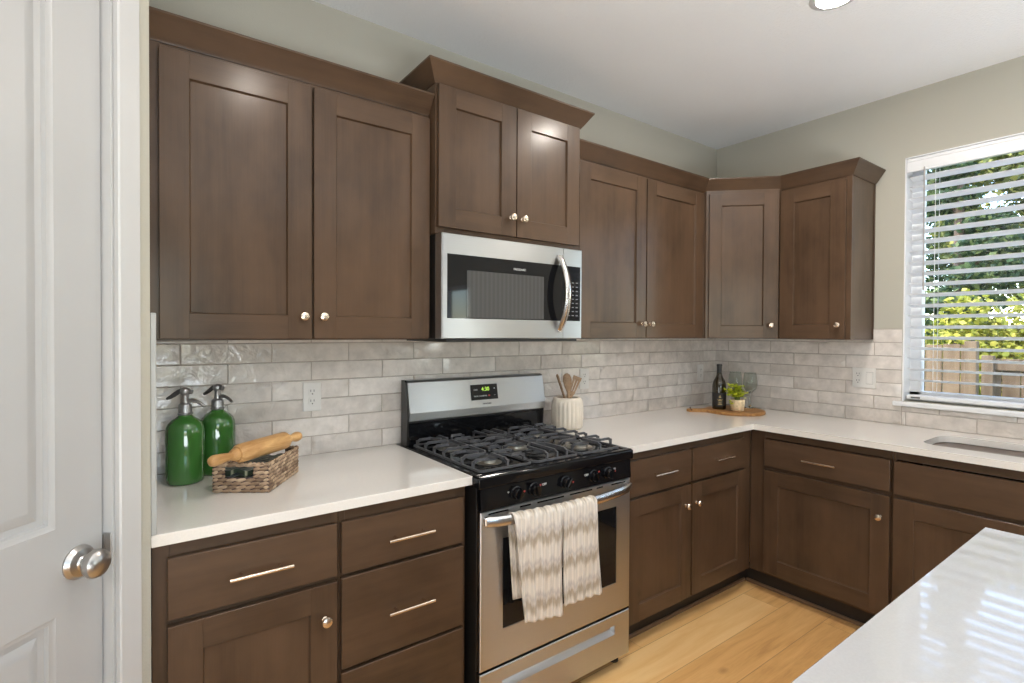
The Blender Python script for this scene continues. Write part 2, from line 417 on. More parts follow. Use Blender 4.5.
# pantry door with jamb, casing, knob and strike
b = MB()
for x0, x1 in ((D0 - .012, D0), (D1, D1 + .012)):
    b.box(x0, x1, -.11, .0, 0, DH + .012, M=MA)
b.box(D0, D1, -.11, 0, DH, DH + .012, M=MA)
struct(b.build('trim_1', TRIM), 'white door jamb of the pantry door')
b = MB()
for x0, x1 in ((.040, D0 - .004), (D1 + .004, D1 + .062)):
    b.box(x0, x1, 0, .016, 0, DH + .065, .003, M=MA)
b.box(.04, D1 + .062, 0, .016, DH + .004, DH + .065, .003, M=MA)
struct(b.build('trim_2', TRIM), 'white flat casing around the pantry door')
door = bpy.data.objects.new('door_1', None); COL.objects.link(door); door.location = P0 + U * D1; struct(door, 'white two panel pantry door with satin nickel knob')
def door_leaf():
    b = MB(); y1 = -.022; y0 = y1 - .035; x0, x1 = D0 + .0042, D1 - .0042
    b.box(x0, x1, y0, y1 - .014, .012, DH - .003, M=MA)                         # core
    sx = .1; rails = ((.012, .25), (.834, 1.009), (DH - .14, DH - .003))
    for a, c in ((x0, x0 + sx), (x1 - sx, x1)): b.box(a, c, y1 - .016, y1, .012, DH - .003, M=MA)
    for a, c in rails: b.box(x0 + sx, x1 - sx, y1 - .016, y1, a, c, M=MA)
    for za, zb in ((.25, .834), (1.009, DH - .14)):
        def rect(i, y): return [MA @ Vector(p) for p in ((x0 + sx + i, y, za + i), (x1 - sx - i, y, za + i), (x1 - sx - i, y, zb - i), (x0 + sx + i, y, zb - i))]
        b.rings([rect(0, y1), rect(.006, y1 - .003), rect(.011, y1 - .004), rect(.014, y1 - .011), rect(.026, y1 - .012), rect(.046, y1 - .004), rect(.05, y1 - .004)], False, True)
    return b
leafo = door_leaf().build('door_leaf', DOORP, door, 25)
kc = MA @ Vector((.158 + D0 - .1, -.022, .925))
b = MB(); b.lathe([(.034, 0), (.0345, .004), (.032, .007), (.028, .012), (.016, .015), (.0135, .018)], kc, NN, 40); rose = b.build('knob_rose', NICKEL, door)
b = MB(); b.lathe([(.011, .012), (.0105, .020), (.012, .023), (.020, .028), (.0265, .035), (.029, .043), (.0275, .051), (.021, .057), (.010, .060), (0, .061)], kc, NN, 40); b.build('door_knob', NICKEL, door)
b = MB(); b.box(D0 - .001, D0 + .0012, -.0215, -.004, .905, .965, .0005, MA); b.box(D0 - .001, D0 + .0028, -.0218, -.0185, .908, .962, M=MA); sp = b.build('strike_plate', NICKEL, door)

# ------------------------------------------------------------------ backsplash tiles
def tiles(name, label, spans, horiz):
    """spans: list of (a0,a1,z0,z1,off_even,off_odd); a runs along the wall; horiz maps (a,depth,z)->xyz"""
    g = MB(); t = MB(); P = .295; RH = .0745; z00 = .914
    for a0, a1, z0, z1, oe, oo in spans:
        p = [horiz(a0, 0, z0), horiz(a1, .007, z1)]
        g.box(p[0][0], p[1][0], p[0][1], p[1][1], z0, z1)
        k = 0
        while z00 + k * RH < z1 - .004:
            zb, zt = max(z0, z00 + k * RH), min(z1, z00 + (k + 1) * RH)
            off = oe if k % 2 == 0 else oo
            i = math.floor((a0 - off) / P)
            while off + i * P < a1:
                ta, tb = max(a0, off + i * P), min(a1, off + (i + 1) * P); i += 1
                if tb - ta < .012 or zt - zb < .006: continue
                gp = .0014
                nx, nz = 8, 3
                tilt = [random.uniform(-.0011, .0011) for _ in range(4)]
                rows = []
                for zi in range(-1, nz + 2):
                    row = []
                    for xi in range(-1, nx + 2):
                        u = min(max(xi / nx, 0), 1); w = min(max(zi / nz, 0), 1)
                        edge = xi in (-1, nx + 1) or zi in (-1, nz + 1)
                        d = .0115 + (tilt[0] * (1 - u) + tilt[1] * u) + (tilt[2] * (1 - w) + tilt[3] * w) - .0009 * (abs(2 * u - 1) ** 6 + abs(2 * w - 1) ** 4)
                        if edge: d = .0065
                        ee = 0 if edge else .0012
                        aa = ta + gp + ee + (tb - ta - 2 * gp - 2 * ee) * u; zz = zb + gp + ee + (zt - zb - 2 * gp - 2 * ee) * w
                        row.append(t.bm.verts.new(horiz(aa, d, zz)))
                    rows.append(row)
                for r0, r1 in zip(rows, rows[1:]):
                    for q in range(len(r0) - 1): t.bm.faces.new((r0[q], r0[q + 1], r1[q + 1], r1[q]))
            k += 1
    o = g.build(name, GROUT); struct(o, label); t.build('glazed_tiles', TILE, o, 60); return o
TZ = 1.4365
tiles('trim_4', 'glossy greige brick-laid tile backsplash on the stove wall', [(XL + .0, -.0, .914, 1.3765, -3.099, -2.95)], lambda a, d, z: (a, -d, z))
tiles('trim_5', 'glossy greige brick-laid tile backsplash on the window wall', [(-WY1 - .0, -WY0 + .2, .914, 1.018, .26, .11), (.0, -WY1 - .0, .914, 1.361, .26, .11), (.0, .9875, 1.361, 1.3765, .26, .11), (.9875, -WY1 - .0, 1.361, TZ, .26, .11)], lambda a, d, z: (-d, -a, z))
# side splash on the pantry return, seen edge on
b = MB(); b.box(XL, XL + .0125, -.648, -.012, .915, 1.448, .002); struct(b.build('trim_3', GROUT), 'narrow pale edge of the tiled side splash by the pantry wall').data.materials[0] = simple('splash_edge', (.40, .40, .385), .5, var=.02)

# ------------------------------------------------------------------ kitchen window
win = bpy.data.objects.new('window_1', None); COL.objects.link(win); win.location = (.1, (WY0 + WY1) / 2, WZ0); struct(win, 'white kitchen window behind open horizontal blinds')
b = MB()
for y0, y1, z0, z1 in ((WY0, WY0 + .055, WZ0, WZ1), (WY1 - .055, WY1, WZ0, WZ1), (WY0, WY1, WZ0, WZ0 + .05), (WY0, WY1, WZ1 - .05, WZ1), ((WY0 + WY1) / 2 - .03, (WY0 + WY1) / 2 + .03, WZ0, WZ1)):
    b.box(.095, .15, y0, y1, z0, z1, .003)
b.build('window_frame', VINYL, win)
b = MB(); b.box(.12, .126, WY0 + .05, WY1 - .05, WZ0 + .045, WZ1 - .045); b.build('window_pane', PANE, win)
b = MB()
for y0, y1, z0, z1 in ((WY1 - .006, WY1 + .0, WZ0, WZ1), (WY0, WY0 + .006, WZ0, WZ1), (WY0, WY1, WZ1 - .006, WZ1)):
    b.box(-.002, .096, y0, y1, z0, z1)
b.build('window_jamb', VINYL, win)
b = MB(); b.box(-.034, .096, WY0 - .03, WY1 + .036, WZ0 - .026, WZ0 - .001, .004); b.build('window_sill', VINYL, win)
w2 = bpy.data.objects.new('window_2', None); COL.objects.link(w2); w2.location = (.1, (VY0 + VY1) / 2, VZ0); struct(w2, 'second tall window further along the window wall')
b = MB()
for y0, y1, z0, z1 in ((VY0, VY0 + .06, VZ0, VZ1), (VY1 - .06, VY1, VZ0, VZ1), (VY0, VY1, VZ0, VZ0 + .05), (VY0, VY1, VZ1 - .05, VZ1), (VY0, VY1, 1.5, 1.56)):
    b.box(.03, .10, y0, y1, z0, z1, .003)
b.build('window_frame', VINYL, w2)

# blinds
bl = thing('window_blind', 'white wide slat horizontal blind hanging open in the kitchen window', 'blind', (.045, (WY0 + WY1) / 2, WZ0 + .012))
b = MB(); zt = WZ1 - .008
b.box(-.002, .006, WY0 + .008, WY1 - .008, zt - .075, zt - .002, .002); b.box(-.006, .006, WY0 + .008, WY1 - .008, zt - .02, zt - .002, .003); b.box(-.005, .006, WY0 + .008, WY1 - .008, zt - .075, zt - .066, .002)
b.build('valance', VINYL, bl)
b = MB(); pitch = .0572; z = zt - .105; ang = R(13.5); hw = .0315
slz = []
while z > WZ0 + .075: slz.append(z); z -= pitch
for z in slz:
    cx_ = .045; pr = []
    for t_ in (-1, -.5, 0, .5, 1):
        pr.append((cx_ + math.cos(ang) * hw * t_, z - math.sin(ang) * hw * t_ + .0018 * (1 - t_ * t_)))
    up = [(x, z_ + .0014) for x, z_ in pr]; ring = pr + up[::-1]
    b.rings([[(x, WY0 + .014, z_) for x, z_ in ring], [(x, WY1 - .014, z_) for x, z_ in ring]])
b.build('slats', VINYL, bl)
b = MB(); b.box(.015, .075, WY0 + .014, WY1 - .014, WZ0 + .012, WZ0 + .034, .004); rail = b.build('bottom_rail', VINYL, bl)
b = MB(); b.box(.012, .0155, WY1 - .075, WY1 - .035, WZ0 + .018, WZ0 + .026); b.build('rail_plug', GREY, rail)
b = MB()
for y in (WY1 - .13, (WY0 + WY1) / 2 + .1, WY0 + .13):
    for x in (.012, .078): b.cyl((x, y, WZ0 + .03), (x, y, zt - .05), .0011, n=6)
b.build('ladder_cord', VINYL, bl)
b = MB(); b.tube([(-.008, -1.213, zt - .06), (-.010, -1.214, 1.95), (-.010, -1.216, 1.64)], [.0035, .0038, .0045], 8); b.build('tilt_wand', simple('wand_grey', (.38, .36, .34), .3), bl)

# ------------------------------------------------------------------ recessed lights
def can(x, y, label, lens=None):
    t = thing('recessed_light', label, 'ceiling light', (x, y, H), 0, 'recessed ceiling lights')
    b = MB(); b.lathe([(.062, -.001), (.064, -.006), (.078, -.007), (.0865, -.003), (.087, 0)], (x, y, H), (0, 0, 1), 40, False, False); b.build('trim_ring', TRIM, t)
    b = MB(); b.lathe([(.0, -.0045), (.05, -.0042), (.0625, -.002)], (x, y, H), (0, 0, 1), 32, False, False); b.build('lens', lens or LENS, t)
can(-1.175, -1.245, 'round lit recessed ceiling light at the top edge of the photo')
can(-2.87, -1.60, 'recessed ceiling light in front of the far left upper cabinet', LENSD)
can(-4.9, -3.4, 'added unseen recessed ceiling light beyond the pantry door')  # out-of-view lamp added to light the room

# ------------------------------------------------------------------ cabinets
def frame_M(o, ax):
    """local (a along face, d outward, z)"""
    a = Vector(ax).normalized(); out = Vector((a.y, -a.x, 0)); o = Vector(o)
    return Matrix(((a.x, out.x, 0, o.x), (a.y, out.y, 0, o.y), (0, 0, 1, o.z), (0, 0, 0, 1)))
def shaker(M, a0, a1, z0, z1, parent, name='door', st=.076, th=.020):
    b = MB()
    for x0, x1 in ((a0, a0 + st), (a1 - st, a1)): b.box(x0, x1, .001, th, z0, z1, .0011, M)
    b.mi = 1
    for p, q in ((z0, z0 + st), (z1 - st, z1)): b.box(a0 + st - .0006, a1 - st + .0006, .001, th - .0003, p, q, .0006, M)
    b.mi = 0
    b.box(a0 + st - .002, a1 - st + .002, .002, th - .0095, z0 + st - .002, z1 - st + .002, 0, M)
    # small sticking bevel between frame and panel
    def rc(i, d): return [M @ Vector(p) for p in ((a0 + st + i, d, z0 + st + i), (a1 - st - i, d, z0 + st + i), (a1 - st - i, d, z1 - st - i), (a0 + st + i, d, z1 - st - i))]
    b.rings([rc(-.0005, th - .002), rc(.0035, th - .0095)], False, False)
    return b.build(name, [WV, WH], parent, 20)
def slab(M, a0, a1, z0, z1, parent, th=.020, name='drawer'):
    b = MB(); b.box(a0, a1, .001, th, z0, z1, .002, M); return b.build(name, [WH], parent, 20)
def knob(M, a, z, parent, d=.020):
    b = MB(); c = M @ Vector((a, d, z)); ax = M.to_3x3() @ Vector((0, 1, 0))
    b.lathe([(.0085, 0), (.0085, .002), (.0055, .004), (.0052, .012), (.009, .015), (.0145, .019), (.0155, .023), (.0135, .027), (.008, .0295), (0, .030)], c, ax, 24)
    return b.build('knob', CHAMP, parent)
def pull(M, a, z, parent, L=.155, d=.020):
    b = MB(); rot = M.to_3x3()
    p = lambda x, y: M @ Vector((x, y, z))
    b.cyl(p(a - L / 2, d + .030), p(a + L / 2, d + .030), .0052, n=14)
    for s in (-1, 1): b.cyl(p(a + s * .048, d), p(a + s * .048, d + .030), .0047, n=12)
    return b.build('bar_pull', CHAMP, parent)
CP = [(-.008, .0), (.004, .0), (.006, .004), (.011, .010), (.045, .060), (.049, .064), (.049, .071), (-.02, .071)]   # crown: outward, up
def crown(path, z, parent, i0=0, i1=None, prof=CP):
    """mitred sweep along path; emits segments i0..i1"""
    pts = [Vector((x, y, 0)) for x, y in path]; n = len(pts); i1 = n - 1 if i1 is None else i1
    offs = []
    for i in range(n):
        def nor(a, c): d = (c - a).normalized(); return Vector((d.y, -d.x, 0))
        if i == 0: o = nor(pts[0], pts[1])
        elif i == n - 1: o = nor(pts[-2], pts[-1])
        else:
            n1, n2 = nor(pts[i - 1], pts[i]), nor(pts[i], pts[i + 1]); o = (n1 + n2) / (1 + n1.dot(n2))
        offs.append(o)
    b = MB(); b.mi = 0
    b.rings([[pts[i] + offs[i] * o + Vector((0, 0, z + h)) for o, h in prof] for i in range(i0, i1 + 1)])
    return b.build('crown_molding', [WH], parent, 25)
def carcass(M, w, dep, z0, z1, parent, stiles=(), rails=(), fs=.038, name='cabinet_box', left=.038, right=.038):
    """sides, top, bottom, back and a face frame; local a 0..w, front face at d=0"""
    b = MB(); t = .018
    for a in (0, w - t): b.box(a, a + t, -dep, -.019, z0, z1, .0008, M)
    b.box(t, w - t, -dep, -.019, z0 + .012, z0 + .03, 0, M); b.box(t, w - t, -dep, -.019, z1 - .02, z1 - .002, 0, M)
    b.box(t, w - t, -dep, -dep + .008, z0, z1, 0, M)
    b.box(0, left, -.019, 0, z0, z1, .0008, M); b.box(w - right, w, -.019, 0, z0, z1, .0008, M)
    for a in stiles: b.box(a - fs / 2, a + fs / 2, -.0185, -.0005, z0, z1, .0005, M)
    b.mi = 1
    for z, h in rails: b.box(left, w - right, -.0188, -.0002, z - h / 2, z + h / 2, 0, M)
    return b.build(name, [WV, WH], parent, 20)

UB, UT = 1.377, 2.262
def upper(label, o, ax, w, dep, z0, z1, doors, knobs, group='brown upper cabinets', stiles=(), left=.038, right=.038):
    M = frame_M((o[0], o[1], 0), ax); c = M @ Vector((w / 2, -dep / 2, z0))
    t = thing('upper_cabinet', label, 'cabinet', c, math.atan2(ax[1], ax[0]), group)
    carcass(M, w, dep, z0, z1, t, stiles, ((z0 + .02, .04), (z1 - .03, .06)), left=left, right=right)
    for (a0, a1, d0, d1), (ka, kz) in zip(doors, knobs):
        d = shaker(M, a0, a1, d0, d1, t); knob(M, ka, kz, d)
    return t, M
# far left
t, M = upper('wide brown two-door upper cabinet on the far left above the green bottles', (XL + .003, -.305), (1, 0, 0), -2.442 - XL - .003, .303, UB, UT,
    [(.030, .4585, 1.382, 2.232), (.4665, .903, 1.382, 2.232)], [(.4585 - .028, 1.456), (.4665 + .028, 1.456)], stiles=(.4625,))
crown([(XL + .003, -.305), (-2.4425, -.305)], 2.248, t)
# above the microwave
t, M = upper('short brown two-door cabinet directly above the microwave with raised crown', (-2.440, -.355), (1, 0, 0), .760, .353, 1.787, 2.374,
    [(.006, .3755, 1.811, 2.355), (.3805, .742, 1.811, 2.355)], [(.3755 - .028, 1.888), (.3805 + .028, 1.888)], stiles=(.378,))
HP = [(-2.440, -.002), (-2.440, -.355), (-1.680, -.355), (-1.680, -.002)]
crown(HP, 2.361, t)
# right of microwave, corner and by the window
RP = [(-1.6785, -.305), (-.6105, -.305), (-.305, -.6105), (-.305, -.9865), (-.002, -.9865)]
t, M = upper('brown two-door upper cabinet between microwave and corner cabinet', (-1.678, -.305), (1, 0, 0), 1.067, .303, UB, UT,
    [(.030, .519, 1.382, 2.232), (.527, 1.036, 1.382, 2.232)], [(.519 - .028, 1.456), (.527 + .028, 1.456)], stiles=(.523,))
crown(RP, 2.248, t, 0, 1)
# diagonal corner cabinet
t = thing('upper_cabinet', 'brown diagonal corner upper cabinet with a single narrow door', 'cabinet', (-.3, -.3, UB), 0, 'brown upper cabinets')
M = frame_M((-.610, -.305, 0), (1, -1, 0)); LD = .4313
b = MB(); b.poly([(-.608, -.003, UB), (-.003, -.003, UB), (-.003, -.608, UB), (-.319, -.608, UB), (-.608, -.319, UB)], (0, 0, UT - UB))
b.mi = 0
b.box(0, .03, -.012, 0, UB, UT, .0008, M); b.box(LD - .03, LD, -.012, 0, UB, UT, .0008, M); b.mi = 1; b.box(.03, LD - .03, -.012, -.0002, UB, UB + .03, 0, M); b.box(.03, LD - .03, -.012, -.0002, UT - .05, UT, 0, M)
b.build('cabinet_box', [WV, WH], t, 20)
d = shaker(M, .028, LD - .028, 1.382, 2.232, t, st=.07); knob(M, LD - .028 - .03, 1.456, d)
crown(RP, 2.248, t, 1, 2)
# beside the window
t, M = upper('brown single-door upper cabinet nearest the window showing its end panel', (-.305, -.612), (0, -1, 0), .3735, .303, UB, UT,
    [(.006, .350, 1.382, 2.232)], [(.350 - .03, 1.456)], left=.03, right=.03)
crown(RP, 2.248, t, 2, 4)
b = MB(); b.box(-.020, -.003, -.9895, -.9865, UB, 2.25, .0008); b.build('scribe_strip', WV, t)

BZ0, BZ1 = .105, .8835
def base(label, o, ax, w, fronts, stiles=(), rails=(), group='brown base cabinets', left=.038, right=.038, k0=0, k1=0):
    M = frame_M((o[0], o[1], 0), ax); c = M @ Vector((w / 2, -.3, 0))
    t = thing('base_cabinet', label, 'cabinet', c, math.atan2(ax[1], ax[0]), group)
    carcass(M, w, .592, BZ0, BZ1, t, stiles, tuple((z, .036) for z in rails) + ((BZ1 - .02, .04), (BZ0 + .015, .03)), left=left, right=right)
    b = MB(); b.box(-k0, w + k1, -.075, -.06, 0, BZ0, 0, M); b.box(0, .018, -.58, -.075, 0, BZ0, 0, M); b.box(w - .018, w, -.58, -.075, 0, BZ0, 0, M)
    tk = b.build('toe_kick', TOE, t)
    b = MB(); b.box(-k0 + (.013 if k0 else 0), w + k1 - (.013 if k1 else 0), -.06, -.047, 0, .02, .004, M); b.build('shoe_strip', SHOE, tk)
    for kind, a0, a1, z0, z1, hw in fronts:
        if kind == 'd': d = shaker(M, a0, a1, z0, z1, t)
        else: d = slab(M, a0, a1, z0, z1, t, name='drawer' if hw else 'false_front')
        if hw and hw[0] == 'pull': pull(M, hw[1], hw[2], d)
        elif hw: knob(M, hw[1], hw[2], d)
    return t, M
FY = -.610
X1 = XL + .003
base('brown base cabinet with one drawer over one door below the green bottles', (X1, FY), (1, 0, 0), -2.895 - X1,
    [('s', -3.318 - X1, -2.9015 - X1, .690, .844, ('pull', -3.108 - X1, .765)), ('d', -3.318 - X1, -2.9015 - X1, .118, .674, ('k', -2.938 - X1, .575))], rails=(.682,), right=.02)
X2 = -2.894
base('brown three-drawer base cabinet immediately left of the stove', (X2, FY), (1, 0, 0), .438,
    [('s', .005, .4215, .690, .844, ('pull', X2 * 0 + .2185, .765)), ('s', .005, .4215, .407, .678, ('pull', .2195, .540)), ('s', .005, .4215, .118, .396, ('pull', .2195, .262))], rails=(.684, .4015), left=.02)
X3 = -1.672
base('brown base cabinet with two drawers over two doors right of the stove', (X3, FY), (1, 0, 0), 1.062,
    [('s', .035, -1.1815 - X3, .684, .843, ('pull', -1.411 - X3, .766)), ('s', -1.1695 - X3, -.7 - X3, .684, .843, ('pull', -.927 - X3, .766)),
     ('d', .035, -1.1815 - X3, .120, .671, ('k', -1.226 - X3, .575)), ('d', -1.1695 - X3, -.69 - X3, .120, .671, ('k', -1.139 - X3, .575))], stiles=(-1.1755 - X3,), rails=(.6775,), right=.08, k1=.06)
Y4 = -.612
base('brown base cabinet with one wide drawer over one door between corner and sink', (FY, Y4), (0, -1, 0), 1.280 + Y4,
    [('s', .697 + Y4, 1.2745 + Y4, .695, .840, ('pull', .982 + Y4, .765)), ('d', .697 + Y4, 1.2745 + Y4, .124, .674, ('k', 1.238 + Y4, .574))], rails=(.6845,), left=.085, right=.012, k0=.062)
Y5 = -1.281
base('brown sink base cabinet with plain false front over doors beneath the sink', (FY, Y5), (0, -1, 0), .915,
    [('s', .008, .907, .690, .838, None), ('d', .008, .4545, .124, .672, ('k', .4145, .574)), ('d', .4605, .907, .124, .672, ('k', .5005, .574))], stiles=(.4575,), rails=(.681,), left=.012)

# ------------------------------------------------------------------ countertops
b = MB(); b.box(XL + .0005, -2.4455, -.645, -.001, .8845, .914, .0015)
tag(b.build('countertop', QZ, None, 20, (-2.9, -.32, .8845)), 'pale quartz countertop left of the stove under the green bottles', 'countertop')
SX0, SX1, SY0, SY1, SR = -.505, -.165, -2.10, -1.345, .075
def rrect(x0, x1, y0, y1, r, n=8):
    out = []
    for cx_, cy_, a in ((x1 - r, y1 - r, 0), (x0 + r, y1 - r, 90), (x0 + r, y0 + r, 180), (x1 - r, y0 + r, 270)):
        for i in range(n + 1): out.append((cx_ + r * math.cos(R(a + 90 * i / n)), cy_ + r * math.sin(R(a + 90 * i / n))))
    return out
b = MB(); bm = b.bm
outer = [(-1.6745, -.001), (-.001, -.001), (-.001, -2.40), (-.645, -2.40), (-.645, -.645), (-1.6745, -.645)]
inner = rrect(SX0, SX1, SY0, SY1, SR)
for z in (.8845, .914):
    es = []
    for lp in (outer, inner):
        vs = [bm.verts.new((x, y, z)) for x, y in lp]; es += [bm.edges.new((vs[i], vs[(i + 1) % len(vs)])) for i in range(len(vs))]
    bmesh.ops.triangle_fill(bm, use_beauty=True, use_dissolve=False, edges=es)
for lp in (outer, inner):
    for i in range(len(lp)):
        p, q = lp[i], lp[(i + 1) % len(lp)]
        bm.faces.new([bm.verts.new((*p, .8845)), bm.verts.new((*q, .8845)), bm.verts.new((*q, .914)), bm.verts.new((*p, .914))])
bmesh.ops.remove_doubles(bm, verts=bm.verts, dist=1e-5)
tag(b.build('countertop', QZ, None, 20, (-.5, -.5, .8845)), 'pale quartz L-shaped countertop running from stove past the sink', 'countertop')
sink = thing('sink', 'stainless undermount sink set in the counter below the window', 'sink', ((SX0 + SX1) / 2, (SY0 + SY1) / 2, .68))
b = MB()
def sl(g, z, r): return [(x, y, z) for x, y in rrect(SX0 - g, SX1 + g, SY0 - g, SY1 + g, r)]
b.rings([sl(.025, .8835, .09), sl(.006, .8835, .08), sl(.004, .880, .078), sl(.0, .72, .07), sl(-.02, .695, .06), sl(-.10, .688, .04)], False, True)
b.build('basin', STEEL, sink, 50)
b = MB(); b.lathe([(.045, .6895), (.044, .692), (.03, .691), (.0, .690)], ((SX0 + SX1) / 2, (SY0 + SY1) / 2, 0), (0, 0, 1), 24, False, False); b.build('drain', NICKEL, sink)
isl = thing('kitchen_island', 'white quartz topped kitchen island in the lower right foreground', 'island', (-2.29, -2.32, 0))
b = MB(); b.box(-2.96, -1.632, -2.86, -1.803, .884, .914, .0015); b.build('island_top', QI, isl, 20)
b = MB(); b.box(-2.90, -1.67, -2.56, -1.85, .10, .8845, .001); b.box(-2.86, -1.71, -2.52, -1.92, 0, .10); b.build('island_base', TRIM, isl, 20)  # unseen base kept white to brighten what the oven door reflects

# ------------------------------------------------------------------ stove
RX0, RX1 = -2.4365, -1.6845; RC = (RX0 + RX1) / 2
rg = thing('gas_range', 'freestanding stainless gas range with black cooktop and five burners', 'stove', (RC, -.35, 0))
b = MB(); b.box(RX0, RX1, -.655, -.035, .035, .885, .002); b.build('range_body', BLACKM, rg, 20)
for x in (RX0 + .05, RX1 - .03):
    for y in (-.62, -.09): b = MB(); b.lathe([(.02, 0), (.02, .008), (.012, .010), (.012, .036)], (x, y, 0), n=16); b.build('foot', BLACKM, rg)
# drawer with recessed grip
dz0, dz1 = .052, .240
b = MB(); y1 = -.680; sx0, sx1, sz0, sz1 = -2.345, -1.775, .158, .196
def rq(x0, x1, z0, z1, y): return [(x0, y, z0), (x1, y, z0), (x1, y, z1), (x0, y, z1)]
b.rings([rq(RX0, RX1, dz0, dz1, -.655), rq(RX0, RX1, dz0, dz1, y1 + .003), rq(RX0 + .003, RX1 - .003, dz0 + .003, dz1 - .003, y1), rq(sx0, sx1, sz0, sz1, y1), rq(sx0 + .002, sx1 - .002, sz0 + .010, sz1 - .001, y1 + .016), rq(sx0 + .004, sx1 - .004, sz0 + .016, sz1 - .003, y1 + .020)])
b.build('storage_drawer', STEEL, rg, 25)
# oven door
oz0, oz1 = .2495, .7945; wx0, wx1, wz0, wz1 = -2.343, -1.767, .372, .690
b = MB()
b.rings([rq(RX0, RX1, oz0, oz1, -.656), rq(RX0, RX1, oz0, oz1, y1 + .003), rq(RX0 + .003, RX1 - .003, oz0 + .003, oz1 - .003, y1), rq(wx0, wx1, wz0, wz1, y1), rq(wx0 + .001, wx1 - .001, wz0 + .001, wz1 - .001, y1 + .004)], True, True)
od = b.build('oven_door', STEEL, rg, 25)
b = MB(); b.box(wx0, wx1, y1 + .0022, y1 + .0032, wz0, wz1); b.build('oven_window', GLASSB, od)
for i, (a, c) in enumerate(((-2.405, -2.32), (-2.27, -2.22), (-2.19, -2.06), (-2.03, -1.91), (-1.885, -1.85), (-1.80, -1.715))):
    b = MB(); b.box(a, c, y1 - .0006, y1 + .002, .782, .7875); b.build('vent_slot', BLACK, od)
hpts = [(RX0 + .018 + (RX1 - RX0 - .036) * i / 24, -.692 - .052 * (1 - (2 * i / 24 - 1) ** 2) ** .7, .765) for i in range(25)]
b = MB(); b.tube(hpts, [(.0185, .0105)] * 25, 16, (0, 0, 1))
for p in (hpts[0], hpts[-1]): b.box(p[0] - .010, p[0] + .010, -.699, y1, .750, .780, .004)
b.build('door_handle', STEELV, od)
# control panel: slightly sloped black fascia
b = MB()
cp = [(-.655, .800), (-.684, .800), (-.6785, .873), (-.655, .876)]
b.rings([[(RX0, y, z) for y, z in cp], [(RX1, y, z) for y, z in cp]]); pan = b.build('control_panel', BLACK, rg, 20)
PN = Vector((0, -.073, -.0055)).normalized(); 
for i, x in enumerate((-2.2885, -2.2085, -2.0565, -1.907, -1.8245)):
    c = Vector((x, -.6810, .840))
    b = MB(); b.lathe([(.0245, 0), (.0245, .003), (.021, .006), (.0195, .020), (.017, .024), (0, .0245)], c, PN, 28)
    q = Matrix.Translation(c) @ Matrix.Rotation(R((20, -15, 35, -25, 15)[i]), 4, 'Y')
    b.box(-.0055, .0055, -.034, -.018, -.0195, .0195, .002, q); kb = b.build('burner_knob', BLACK, pan)
    b = MB(); b.box(.014, .020, -.0235, -.0225, .010, .0155, 0, q @ Matrix.Identity(4)); b.build('knob_mark', RED, kb)
for x, tx in ((-2.3235, 'o'), (-2.160, 'OFF'), (-1.945, 'OFF'), (-1.786, 'HI')):
    text(tx, .012, facing_neg_y(x, -.6835, .848), INK, 'panel_marking', pan)
# cooktop slab with rolled front lip
b = MB(); b.box(RX0 - .012, RX1 + .011, -.688, -.05, .8755, .9155, .006, seg=3)
ct = b.build('cooktop', BLACK, rg, 30)
b = MB()
for x0, x1, y0, y1_ in ((RX0 - .006, RX1 + .005, -.683, -.66), (RX0 - .006, RX0 + .018, -.66, -.08), (RX1 - .019, RX1 + .005, -.66, -.08)): b.box(x0, x1, y0, y1_, .914, .9185, .002)
b.build('cooktop_rim', BLACK, ct)
BURN = [(-2.296, -.515, .030), (-2.296, -.225, .034), (-2.0605, -.37, .040), (-1.825, -.515, .036), (-1.825, -.225, .027)]
for x, y, r in BURN:
    b = MB(); b.lathe([(r + .022, .9155), (r + .018, .9175), (r + .004, .918), (r, .9185), (r, .928)], (x, y, 0), (0, 0, 1), 28, False, True); bh = b.build('burner', ALU, rg)
    b = MB(); b.lathe([(r + .004, .9282), (r + .006, .930), (r + .005, .935), (r * .8, .9365), (0, .937)], (x, y, 0), (0, 0, 1), 28); b.build('burner_cap', CAP, bh)
